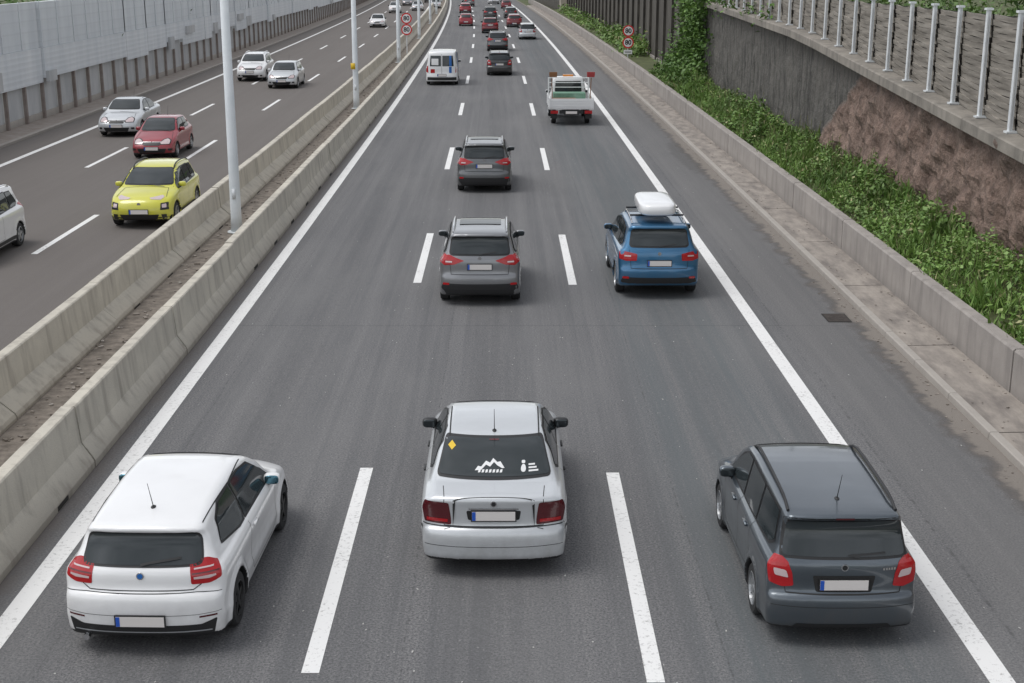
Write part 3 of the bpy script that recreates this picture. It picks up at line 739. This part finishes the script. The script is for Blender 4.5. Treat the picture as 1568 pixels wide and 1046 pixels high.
def wheel(mb,x,y,R,side,tw=.2,detail=True,dark=False,spokes=5,mt=0,mr=1,md=2):
    seg=28 if detail else 16
    pr=[(-.5,.66),(-.5,.90),(-.42,.97),(-.3,1.0),(.3,1.0),(.42,.97),(.5,.90),(.5,.66)]
    vs=[];fs=[];n=len(pr)
    for k in range(seg):
        a=2*math.pi*k/seg
        for (t,r) in pr: vs.append((x+t*tw,y+r*R*math.cos(a),R+r*R*math.sin(a)))
    for k in range(seg):
        for j in range(n-1): a=k*n+j; c=((k+1)%seg)*n+j; fs.append((a,a+1,c+1,c))
    mb.add(vs,fs,mt)
    xo=x+side*tw*.5
    mb.disc((xo-side*.06,y,R),R*.66,md,axis='x',seg=seg,th=.02,sign=-side)
    vs=[];fs=[]
    for k in range(seg):
        a=2*math.pi*k/seg
        for r,dx in ((.67,-.004),(.62,.004),(.60,-.03)): vs.append((xo+side*dx,y+r*R*math.cos(a),R+r*R*math.sin(a)))
    for k in range(seg):
        for j in range(2): a=k*3+j; c=((k+1)%seg)*3+j; fs.append((a,a+1,c+1,c))
    mb.add(vs,fs,mr)
    for k in range(spokes):
        a=2*math.pi*k/spokes+.3; ca,sa=math.cos(a),math.sin(a); vs=[]
        for r,hw_ in ((.08,.085),(.62,.05)):
            for s1,dx in ((-1,-.012),(1,-.012),(1,-.05),(-1,-.05)):
                yy=r*R*ca-s1*hw_*R*1.5*sa; zz=r*R*sa+s1*hw_*R*1.5*ca; vs.append((xo+side*dx,y+yy,R+zz))
        mb.add(vs,[(0,1,5,4),(1,2,6,5),(2,3,7,6),(3,0,4,7),(0,3,2,1),(4,5,6,7)],mr)
    mb.disc((xo-side*.005,y,R),R*.16,mr,axis='x',seg=12,th=.03,sign=-side)
def sellip(mb,c,r,mat,e=.55,nu=20,nv=12):
    vs=[];fs=[]
    sg=lambda v,p: math.copysign(abs(v)**p,v)
    for i in range(nv+1):
        ph=-math.pi/2+math.pi*i/nv
        for j in range(nu):
            th=2*math.pi*j/nu
            vs.append((c[0]+r[0]*sg(math.cos(ph),e)*sg(math.cos(th),e),c[1]+r[1]*sg(math.cos(ph),e)*sg(math.sin(th),e),c[2]+r[2]*sg(math.sin(ph),e)))
    for i in range(nv):
        for j in range(nu): a=i*nu+j;b_=i*nu+(j+1)%nu; fs.append((a,b_,b_+nu,a+nu))
    mb.add(vs,fs,mat)
def mir(P): return [(-x,z) for x,z in P][::-1]

M['mirrorglass']=simple('mirror_glass',(.10,.22,.28),.03,.9); M['mirrordark']=simple('mirror_glass_dark',(.05,.06,.065),.05,.6)
M['shade']=simple('bumper_grey',(.30,.31,.32),.5)
TR=['rubber','seam','chrome','plate','plateblue','red','darkred','clear','amber','sticker','yellow','tyre','rim','rimdark','signblue','glass','mirrorglass','mirrordark','shade']
TI={k:i for i,k in enumerate(TR)}
def car(name,kind,pm,X,D,away=True,q=2,extra=None,rim='rim',mirrorc=None,glass=None,mg='mirrordark',yaw0=0):
    s=SP[kind]; L,Wd,H,belt,R=s['L'],s['W'],s['H'],s['belt'],s['R']; hw=Wd/2; CUR['hw']=hw
    h={3:.024,2:.042,1:.07}[q]; st={3:.035,2:.08,1:.16}[q]; of={3:.004,2:.007,1:.014}[q]
    V,Q,wel,bv=body(kind,h)
    e=bpy.data.objects.new(name,None); scene.collection.objects.link(e)
    yaw=2*KB*D+yaw0
    if away: e.location=(X,D,0); e.rotation_euler=(0,0,yaw)
    else: e.location=(X,D+L,0); e.rotation_euler=(0,0,math.pi+yaw)
    b=MB(); b.v=[tuple(v) for v in V.tolist()]; b.f=[tuple(r) for r in Q.tolist()]; b.m=wel.tolist()
    b.build('body',[pm,M['rubber']],parent=e,smooth=True)
    G=MB(); T=MB(); C=MB()
    RR=[0,.022,.05,.09]
    def dec(poly,view,m,lift=1,rnd=2): decal(T,bv,poly,view,L,of*lift,st,TI[m],RR[rnd])
    def both(poly,view,m,lift=1,rnd=1):
        if view in('rear','front'): dec(poly,view,m,lift,rnd); dec(mir(poly),view,m,lift,rnd)
        elif view in('rc','fc'): dec(poly,view+'R',m,lift,rnd); dec(poly,view+'L',m,lift,rnd)
        else: dec(poly,'right',m,lift,rnd); dec(poly,'left',m,lift,rnd)
    def line(pts,view,wd=.008,m='seam',lift=1.0):
        for v in (('left','right') if view=='side' else (view,)): sline(T,bv,pts,v,L,wd,of*lift*.8,TI[m],step=st)
    def gl(poly,view,rnd=2,frame=True,fr_=.025):
        if frame:
            c=np.mean(poly,axis=0); P2=[(p[0]+math.copysign(fr_,p[0]-c[0]),p[1]+math.copysign(fr_,p[1]-c[1])) for p in poly]
            dec(P2,view,'rubber',1,rnd)
        decal(G,bv,poly,view,L,of*2,st,0,RR[rnd])
    def glb(poly,**k):
        k.setdefault('rnd',1); gl(poly,'right',**k); gl(poly,'left',**k)
    def plate(z,view='rear',w_=.52,hh=.115,lift=.02,tilt=0):
        p=cast(bv,view,0,z,L,0); y=p.y; sg=-1 if view=='rear' else 1
        T.box((0,y+sg*(lift),z),(w_+.03,.016,hh+.03),TI['rubber'])
        T.box((0,y+sg*(lift+.009),z),(w_,.006,hh),TI['plate'])
        T.box((w_/2*sg-.022*sg,y+sg*(lift+.0125),z),(.042,.003,hh-.004),TI['plateblue'])
    def badge(z,r,view='rear',m='chrome',inner=None):
        p=cast(bv,view,0,z,L,0)
        if p is None: return
        sg=-1 if view=='rear' else 1
        T.disc((0,p.y+sg*.004-sg*.008,z),r,TI[m],th=.016,sign=sg); 
        if inner: T.disc((0,p.y+sg*.012,z),r*.72,TI[inner],th=.003,sign=sg)
    for ay in (s['axr'],s['axf']):
        if ay<0: continue
        for sd in (-1,1): wheel(T,sd*(hw-.115),ay,R,sd,.205,q>=2,mt=TI['tyre'],mr=TI[rim],md=TI['rimdark'],spokes=5 if kind!='wagon' else 7)
    ym={'hatch':2.70,'sedan':2.85,'wagon':2.72,'mpv':2.75,'suv':2.75,'crossover':2.65,'small':2.2,'van':3.95,'cab':1.35}[kind]
    for sd in (-1,1):
        zc=belt+.06; xc=sd*(hw+.015)
        if q>=2:
            sellip(C,(xc,ym,zc),(.105,.065,.07),0,e=.65); sellip(T,(xc+sd*.004,ym-.052,zc+.002),(.088,.018,.056),TI[mg],e=.55)
            T.tube([(sd*(hw-.12),ym+.02,zc-.07),(xc-sd*.02,ym,zc-.055)],.03,TI['rubber'],seg=6)
        else: T.box((xc,ym,zc),(.18,.12,.13),TI['rubber'])
    if kind=='hatch':
        gl([(-.645,1.0),(.645,1.0),(.59,1.285),(-.59,1.285)],'rear',fr_=.02,rnd=3)
        if q>1:
            both([(-.14,.80),(-.135,.93),(-.09,1.045),(.09,1.05),(.20,1.0),(.17,.85),(.04,.80)],'rc','red',1,1)
            both([(-.11,.855),(.04,.855),(.11,.875),(.11,.892),(-.11,.878)],'rc','clear',2,0)
            both([(-.09,.95),(.11,.962),(.12,.976),(-.085,.965)],'rc','clear',2,0)
            both([(-.12,.905),(.16,.92),(.16,.932),(-.12,.918)],'rc','darkred',2,0)
        else: both([(-.2,.80),(.12,.80),(.14,1.02),(-.1,1.0)],'rc','red')
        dec([(-.80,.43),(-.64,.37),(.64,.37),(.80,.43),(.76,.25),(-.76,.25)],'rear','rubber',1,1)
        dec([(-.74,.30),(.74,.30),(.74,.285),(-.74,.285)],'rear','shade',2,0)
        both([(.62,.445),(.80,.455),(.80,.475),(.62,.465)],'rear','darkred',1,0)
        glb([(.64,1.08),(1.25,.995),(1.50,.995),(1.50,1.375),(1.05,1.365),(.78,1.27)]); glb([(1.56,.995),(2.92,.98),(2.72,1.14),(2.36,1.33),(2.0,1.38),(1.56,1.38)])
        gl([(-.66,1.04),(.66,1.04),(.54,1.39),(-.54,1.39)],'front',rnd=3)
        line([(-.69,1.0),(-.64,.80),(-.56,.745),(.56,.745),(.64,.80),(.69,1.0)],'rear',.010)
        line([(-.84,.70),(-.6,.72),(.6,.72),(.84,.70)],'rear',.007)
        line([(-.84,.50),(-.6,.485),(.6,.485),(.84,.50)],'rear',.005)
        line([(1.53,.94),(1.50,.5),(1.6,.32),(2.7,.30),(2.95,.4),(2.9,.91)],'side')
        badge(.905,.041,inner='signblue'); plate(.43)
        T.tube([(-.60,-.01,.235),(-.60,.12,.235)],.036,TI['chrome'],seg=12)
        sline(T,bv,[(.0,1.0),(.10,1.02),(.42,1.06)],'rear',L,.022,.022,TI['rubber'],step=.05)
        line([(-.60,.5),(-.63,1.6),(-.60,2.3)],'top',.010); line([(.60,.5),(.63,1.6),(.60,2.3)],'top',.010)
        for sd in ('right','left'):
            p=cast(bv,sd,1.75,.84,L,.012); C.box(p,(.03,.20,.028),0) if p else None
    elif kind=='sedan':
        gl([(-.70,1.09),(.70,1.09),(.60,1.37),(-.60,1.37)],'rear',fr_=.018,rnd=2)
        both([(-.17,.67),(-.15,.955),(.15,.955),(.2,.85),(.16,.68)],'rc','darkred',1,1)
        both([(-.13,.70),(.12,.70),(.12,.74),(-.13,.74)],'rc','red',2,0)
        line([(-.60,1.02),(-.60,.66),(.60,.66),(.60,1.02)],'rear',.009)
        line([(-.60,.16),(-.62,.45)],'top',.009); line([(.60,.16),(.62,.45)],'top',.009); line([(-.60,.10),(.60,.10)],'top',.008)
        line([(-.86,.648),(.86,.648)],'rear',.014,'rubber')
        if q>1:
            dec([(-.33,.86),(.33,.86),(.31,.74),(-.31,.74)],'rear','seam',1,1)
            dec([(-.30,.878),(.30,.878),(.30,.895),(-.30,.895)],'rear','chrome',3,0)
        plate(.80,lift=.016); badge(.955,.038,inner='rubber')
        glb([(1.02,1.10),(1.22,1.02),(2.0,1.01),(2.0,1.39),(1.6,1.385),(1.3,1.30)]); glb([(2.07,1.01),(3.10,1.0),(3.0,1.08),(2.65,1.29),(2.35,1.385),(2.07,1.40)])
        gl([(-.68,1.07),(.68,1.07),(.55,1.40),(-.55,1.40)],'front',rnd=3)
        line([(2.035,1.0),(2.0,.4),(3.05,.34),(3.25,.5),(3.2,.97)],'side'); line([(1.2,.98),(1.35,.7),(1.5,.4),(2.0,.36)],'side')
        line([(.5,.45),(1.2,.5)],'side',.03,'rubber')
        for sd in ('right','left'):
            for yy in (1.55,2.45):
                p=cast(bv,sd,yy,.86,L,.012); C.box(p,(.03,.18,.028),0) if p else None
        sline(T,bv,[(-.57,1.3),(-.575,2.3)],'top',L,.016,.005,TI['seam']); sline(T,bv,[(.57,1.3),(.575,2.3)],'top',L,.016,.005,TI['seam'])
        line([(-.84,.42),(.84,.42)],'rear',.006); dec([(-.06,1.355),(.06,1.355),(.06,1.365),(-.06,1.365)],'rear','darkred',3,0)
    elif kind=='wagon':
        gl([(-.665,1.04),(.665,1.04),(.60,1.42),(-.60,1.42)],'rear',fr_=.03,rnd=2)
        both([(-.11,.71),(-.09,.86),(-.04,.97),(.04,1.03),(.14,1.03),(.18,.93),(.14,.73),(.0,.69)],'rc','red',1,1)
        if q>1: both([(-.06,.80),(.08,.82),(.10,.90),(-.03,.885)],'rc','clear',2,1)
        if q>2:
            dec([(-.34,.84),(.34,.84),(.30,.655),(-.30,.655)],'rear','seam',1,1)
            for i in range(5): dec([(.42+i*.03,.895),(.44+i*.03,.895),(.44+i*.03,.92),(.42+i*.03,.92)],'rear','chrome',1,0)
        plate(.74,lift=.012); badge(.935,.04,inner='rubber')
        line([(-.62,.635),(.62,.635)],'rear',.012); line([(-.70,1.02),(-.62,.64)],'rear',.009); line([(.70,1.02),(.62,.64)],'rear',.009)
        line([(-.80,.5),(.80,.5)],'rear',.005)
        dec([(-.55,.24),(.55,.24),(.5,.30),(-.5,.30)],'rear','rubber',1,1)
        glb([(.42,1.12),(.55,1.05),(1.18,1.03),(1.18,1.43),(.52,1.42)]); glb([(1.25,1.03),(1.95,1.02),(1.95,1.445),(1.25,1.435)]); glb([(2.02,1.02),(2.95,1.01),(2.82,1.12),(2.5,1.34),(2.3,1.435),(2.02,1.445)])
        gl([(-.64,1.08),(.64,1.08),(.54,1.45),(-.54,1.45)],'front',rnd=3)
        line([(1.985,1.0),(1.95,.35),(2.75,.33),(2.95,.5),(2.9,.96)],'side'); line([(1.22,1.0),(1.2,.7),(1.35,.4),(1.95,.36)],'side')
        if q>1:
            for sd in (-1,1):
                pts=[]
                for i in range(15):
                    y=.38+2.0*i/14; p=cast(bv,'top',sd*.585,y,L,0); lift=.05*min(1,min(i,14-i)/1.5)+.004
                    if p: pts.append((p.x,p.y,p.z+lift))
                T.tube(pts,.018,TI['rubber'],seg=8)
            for sd in ('right','left'):
                for yy in (1.45,2.25):
                    p=cast(bv,sd,yy,.88,L,.012); C.box(p,(.03,.18,.03),0) if p else None
            sline(T,bv,[(.16,1.035),(.04,1.055),(.44,1.075)],'rear',L,.02,.02,TI['rubber'],step=.05)
        dec([(-.10,1.44),(.10,1.44),(.10,1.455),(-.10,1.455)],'rear','darkred',2,0)
    elif kind in('mpv','suv','crossover'):
        k={'mpv':0,'suv':.05,'crossover':-.06}[kind]; mv=kind=='mpv'
        gl([(-.64,1.13+k),(.64,1.13+k),(.58,1.47+k),(-.58,1.47+k)],'rear',fr_=.03,rnd=3)
        if mv: both([(-.33,1.0),(-.14,.91),(.05,.89),(.2,.96),(.30,1.10),(.14,1.12),(-.02,1.11),(-.15,1.06)],'rc','red',1,1)
        else: both([(-.22,.87),(-.22,1.02),(0,1.06),(.19,1.05),(.16,.9),(0,.86)],'rc','red',1,1)
        if q>1: both([(-.10,.955),(.04,.955),(.04,.985),(-.10,.985)],'rc','clear',2,0)
        dec([(-.80,.50),(.80,.50),(.84,.40),(.72,.25),(-.72,.25),(-.84,.40)],'rear','rubber',1,1)
        both([(.66,.47),(.80,.47),(.80,.52),(.66,.52)],'rear','red',2,1)
        plate(.87 if mv else .82,lift=.014); badge(1.05 if mv else 1.03,.04)
        line([(-.62,.70),(.62,.70)],'rear',.012); line([(-.62,.70),(-.66,1.1)],'rear'); line([(.62,.70),(.66,1.1)],'rear')
        glb([(.50,1.17+k),(.70,1.09+k),(1.05,1.08+k),(1.05,1.46+k),(.70,1.44+k)]); glb([(1.12,1.08+k),(1.85,1.06+k),(1.85,1.49+k),(1.12,1.48+k)]); glb([(1.92,1.06+k),(2.95,1.05+k),(2.8,1.16+k),(2.4,1.41+k),(1.92,1.49+k)])
        gl([(-.70,1.15+k),(.70,1.15+k),(.56,1.50+k),(-.56,1.50+k)],'front',rnd=3)
        line([(1.885,1.05),(1.85,.4),(2.85,.38),(3.0,.6),(2.95,1.03)],'side'); line([(.3,.32),(3.9,.32)],'side',.10,'rubber')
        if mv: decal(G,bv,[(-.46,1.1),(.46,1.1),(.46,2.0),(-.46,2.0)],'top',L,of*2,st,0,.03)
        for sd in (-1,1):
            pts=[]
            for i in range(13):
                y=.5+1.75*i/12; p=cast(bv,'top',sd*.585,y,L,0); lift=.05*min(1,min(i,12-i)/1.5)+.004
                if p: pts.append((p.x,p.y,p.z+lift))
            T.tube(pts,.02,TI['chrome'] if kind!='crossover' else TI['rubber'],seg=8)
        if q>1: sline(T,bv,[(-.02,1.12+k),(.36,1.17+k)],'rear',L,.02,.02,TI['rubber'],step=.08)
    elif kind=='small':
        gl([(-.55,1.0),(.55,1.0),(.5,1.28),(-.5,1.28)],'rear'); both([(-.12,.72),(.12,.72),(.14,1.0),(-.1,1.0)],'rc','red'); plate(.5)
        glb([(.65,1.02),(.85,.985),(1.35,.98),(1.35,1.33),(.9,1.31)]); glb([(1.42,.98),(2.50,.97),(2.3,1.12),(2.05,1.28),(1.75,1.34),(1.42,1.34)])
        gl([(-.64,.99),(.64,.99),(.51,1.35),(-.51,1.35)],'front',rnd=3)
    elif kind=='van':
        both([(.04,1.15),(.72,1.15),(.68,1.78),(.04,1.78)],'rear','glass',1,1); both([(.82,.75),(.95,.75),(.94,1.2),(.84,1.2)],'rear','red',1,0)
        line([(0,.6),(0,1.85)],'rear',.015); plate(.62); dec([(-.88,.5),(.88,.5),(.88,.32),(-.88,.32)],'rear','rubber',1,1)
        glb([(3.1,1.2),(4.15,1.2),(3.9,1.6),(3.6,1.75),(3.1,1.75)]); gl([(-.75,1.25),(.75,1.25),(.66,1.82),(-.66,1.82)],'front')
        dec([(.44,.75),(.60,.75),(.60,1.12),(.44,1.12)],'rear','signblue',.6,0); dec([(.45,1.15),(.60,1.15),(.58,1.78),(.46,1.78)],'rear','signblue',2,0)
        dec([(-.62,1.22),(-.20,1.22),(-.20,1.60),(-.62,1.60)],'rear','sticker',2,1); both([(1.0,.75),(1.5,.75),(1.9,1.9),(1.4,1.9)],'side','signblue',1,0); dec([(-.68,.75),(-.42,.75),(-.42,.98),(-.68,.98)],'rear','red',1,1)
    elif kind=='cab':
        gl([(-.62,1.3),(.62,1.3),(.58,1.75),(-.58,1.75)],'rear'); glb([(.35,1.2),(1.45,1.18),(1.15,1.62),(.95,1.78),(.35,1.78)]); gl([(-.7,1.22),(.7,1.22),(.6,1.8),(-.6,1.8)],'front')
    if not away:
        zl={'hatch':.66,'sedan':.68,'small':.62,'suv':.80,'crossover':.70,'wagon':.68,'mpv':.76,'van':.8}[kind]
        if kind=='crossover':
            both([(-.28,zl+.12),(-.05,zl+.10),(.12,zl+.16),(.12,zl+.20),(-.28,zl+.155)],'fc','clear',1,0)
            both([(-.16,zl-.16),(.10,zl-.16),(.14,zl+.04),(-.10,zl+.02)],'fc','rubber',1,1); both([(-.10,zl-.10),(.03,zl-.10),(.05,zl-.0),(-.08,zl-.01)],'fc','clear',2,1)
            line([(-.3,.30),(.3,.30)],'fcR',.08,'rubber'); line([(-.3,.30),(.3,.30)],'fcL',.08,'rubber')
        else:
            both([(-.30,zl-.06),(-.30,zl+.01),(-.05,zl+.12),(.16,zl+.15),(.20,zl+.08),(.04,zl-.06)],'fc','rubber',1,1)
            both([(-.26,zl-.045),(-.26,zl+.01),(-.05,zl+.10),(.12,zl+.13),(.14,zl+.07),(.02,zl-.045)],'fc','clear',2,1)
            dec([(-.38,zl+.03),(.38,zl+.03),(.30,zl-.09),(-.30,zl-.09)],'front','rubber',1,1)
            line([(-.36,zl+.03),(.36,zl+.03)],'front',.015,'chrome',2)
        dec([(-.55,.42),(.55,.42),(.48,.26),(-.48,.26)],'front','rubber',1,1)
        both([(.60,.42),(.74,.42),(.74,.34),(.62,.34)],'front','rubber',1.5,1)
        badge(zl+.0,.05,'front'); plate(zl-.2,'front')
        line([(-.70,L-.45),(-.62,L-1.1),(.62,L-1.1),(.70,L-.45)],'top',.012)
        line([(-.5,L-1.12),(.1,L-1.2)],'top',.02,'rubber',3)
    if kind in('hatch','sedan','wagon','small') and q>=2:
        ya={'hatch':.75,'sedan':1.42,'wagon':.62,'small':.9}[kind]; p=cast(bv,'top',0,ya,L,0)
        T.tube([p,p+Vector((0,-.16,.34))],[.006,.003],TI['rubber'],seg=6); sellip(T,tuple(p),(.028,.045,.018),TI['rubber'],e=1)
    if callable(extra): extra(dict(T=T,G=G,C=C,bv=bv,L=L,of=of,st=st,dec=dec,line=line,e=e,s=s,q=q,both=both))
    G.build('windows',[glass or M['glass']],parent=e,smooth=True)
    T.build('trim',[M[k] for k in TR],parent=e,smooth=False)
    if C.v: C.build('mirror_housings',[mirrorc or pm],parent=e,smooth=True)
    return e
pw=paint('paint_white',(.82,.82,.82)); ps=paint('paint_silver',(.62,.64,.655),.4,.34); pd=paint('paint_dark_grey',(.105,.125,.145),.8,.32)
pg=paint('paint_grey',(.24,.245,.255),.7,.34); pb=paint('paint_blue',(.035,.15,.29),.6,.32); pdg=paint('paint_graphite',(.14,.145,.15),.7,.34)
py=paint('paint_yellow',(.62,.60,.045)); pr=paint('paint_red',(.30,.012,.025),.2); pk=paint('paint_black',(.02,.02,.022)); pdr=paint('paint_dark_red',(.18,.012,.018),.2)

def sedan_extra(c):
    T,bv,L=c['T'],c['bv'],c['L']
    def st(poly,m,r=0): decal(T,bv,poly,'rear',L,.012,.03,TI[m],r)
    st([(-.585,1.31),(-.535,1.345),(-.485,1.31),(-.535,1.275)],'yellow')
    base=[(-.24,1.13),(-.20,1.165),(-.16,1.16),(-.10,1.205),(-.05,1.19),(-.01,1.225),(.04,1.195),(.08,1.20),(.13,1.15),(.10,1.148),(.04,1.17),(0,1.195),(-.05,1.16),(-.10,1.175),(-.16,1.135)]
    st(base,'sticker')
    for i in range(7): x=-.2+i*.045; st([(x,1.115),(x+.03,1.118),(x+.036,1.14),(x+.008,1.137)],'sticker')
    st([(.33,1.14),(.35,1.175),(.385,1.175),(.40,1.14),(.385,1.115),(.345,1.115)],'sticker',.02); st([(.345,1.18),(.345,1.205),(.39,1.205),(.39,1.18)],'sticker',.015)
    for j in range(3): st([(.43,1.115+j*.024),(.55-.02*j,1.115+j*.024),(.55-.02*j,1.128+j*.024),(.43,1.128+j*.024)],'sticker')
def suv_extra(c):
    C,T=c['C'],c['T']
    W=MB(); sellip(W,(0,1.35,1.93),(.42,.98,.16),0,e=.45,nu=32,nv=16)
    W.build('roof_box',[pw],parent=c['e'],smooth=True)
    for y in (.85,1.85): T.tube([(-.60,y,1.755),(.60,y,1.755)],.022,TI['rubber'],seg=8)
car('hatchback_car','hatch',pw,-3.96,13.1,q=3,rim='rimdark',mg='mirrorglass',yaw0=-.028)
car('sedan_car','sedan',ps,-.20,15.0,q=3,extra=sedan_extra,mirrorc=M['rubber'])
car('station_wagon_car','wagon',pd,3.61,13.25,q=3)
car('hatchback_car','mpv',pg,-.66,28.5,q=2)
car('suv_car','suv',pb,3.30,29.1,q=2,extra=suv_extra)
car('hatchback_car','mpv',pdg,-.84,43.5,q=2)
car('delivery_van','van',pw,-4.15,83.3,q=2)
car('hatchback_car','wagon',pk,-.70,90.6,q=2)
car('hatchback_car','mpv',pdg,-1.05,116,q=1)
car('hatchback_car','mpv',pdr,-2.1,146,q=1)
car('station_wagon_car','wagon',ps,1.7,134,q=1)
car('hatchback_car','small',pr,-5.2,163,q=1)
car('hatchback_car','hatch',pdr,.5,160,q=1)
for x,D_,p,k in ((-2.6,182,pk,'mpv'),(.1,186,pk,'hatch'),(-6.6,205,pr,'hatch'),(-2.9,250,pw,'van'),(-.6,225,pdr,'small'),(-6.9,236,pdg,'mpv'),(-.9,262,pg,'wagon'),(-8.2,262,ps,'hatch')):
    car('delivery_van' if k=='van' else 'hatchback_car',k,p,x,D_,q=1)
# oncoming
car('suv_car','crossover',py,-10.42,37.3,away=False,q=2)
car('hatchback_car','small',pr,-13.64,51.2,away=False,q=2)
car('sedan_car','sedan',ps,-16.90,58.0,away=False,q=2)
car('hatchback_car','mpv',pw,-13.82,31.7,away=False,q=2)
car('suv_car','suv',pw,-16.4,86,away=False,q=2)
car('hatchback_car','hatch',ps,-13.6,81,away=False,q=2)
for x,D_,p,k in ((-15.4,159,pw,'hatch'),(-17.2,205,pw,'mpv'),(-14.5,215,ps,'hatch'),(-17.9,240,pg,'hatch'),(-12.2,225,ps,'wagon'),(-19.2,262,pw,'suv'),(-15.2,258,pk,'mpv')):
    car('hatchback_car' if k!='suv' else 'suv_car',k,p,x,D_,away=False,q=1)

# pickup truck
def pickup(c):
    T=MB(); e=c['e']
    T.box((0,-1.5,.78),(2.02,2.9,.08),0)
    T.box((0,-2.95,1.02),(2.02,.05,.42),0)
    for sd in (-1,1):
        T.box((sd*1.0,-1.5,1.02),(.045,2.86,.42),0)
        for y in (-2.4,-1.5,-.6): T.box((sd*1.03,y,1.02),(.03,.07,.44),0)
        T.box((sd*.95,-.12,1.4),(.06,.06,1.1),0)
        T.box((sd*.78,-2.96,.62),(.34,.06,.14),3)
        T.box((sd*.99,-2.96,1.0),(.05,.09,.5),0)
        wheel(T,sd*.78,-1.9,.33,sd,.22,True,mt=1,mr=4,md=1)
        T.box((sd*.8,-2.75,.45),(.3,.03,.3),1)
    for z in (1.5,1.72,1.94): T.box((0,-.12,z),(1.9,.05,.04),0)
    for z in (.90,1.02,1.14): T.box((0,-2.98,z),(1.9,.02,.02),0)
    T.box((0,-1.5,.60),(.7,2.9,.2),1); T.box((0,-2.9,.62),(1.1,.08,.16),1); T.box((0,-2.98,.6),(.52,.01,.12),5)
    T.box((0,-.8,1.06),(1.5,.9,.5),2); T.box((-.3,-1.9,.98),(1.1,.8,.3),6)
    for x,mm in ((-.86,6),(.86,7)):
        T.tube([(x,-2.6,.85),(x+.04*(1 if x>0 else -1),-2.75,2.15)],.02,6,seg=6)
        T.box((x+.02,-2.77,2.22),(.34,.08,.07),mm); T.box((x+.02,-2.77,2.33),(.36,.10,.16),mm)
    T.box((0,.4,2.02),(.5,.15,.08),8)
    T.build('load_bed',[pw,M['rubber'],M['greenload'],M['red'],M['rim'],M['plate'],M['woodh'],M['broomred'],M['amber']],parent=e)
M['greenload']=mottled('green_tarp',(.10,.22,.15),(.2,.33,.25),3); M['woodh']=simple('broom_wood',(.22,.10,.04),.7); M['broomred']=simple('broom_red',(.35,.04,.04),.7)
car('pickup_truck','cab',pw,2.78,65.3,q=2,extra=pickup)
print('objs',len(bpy.data.objects))
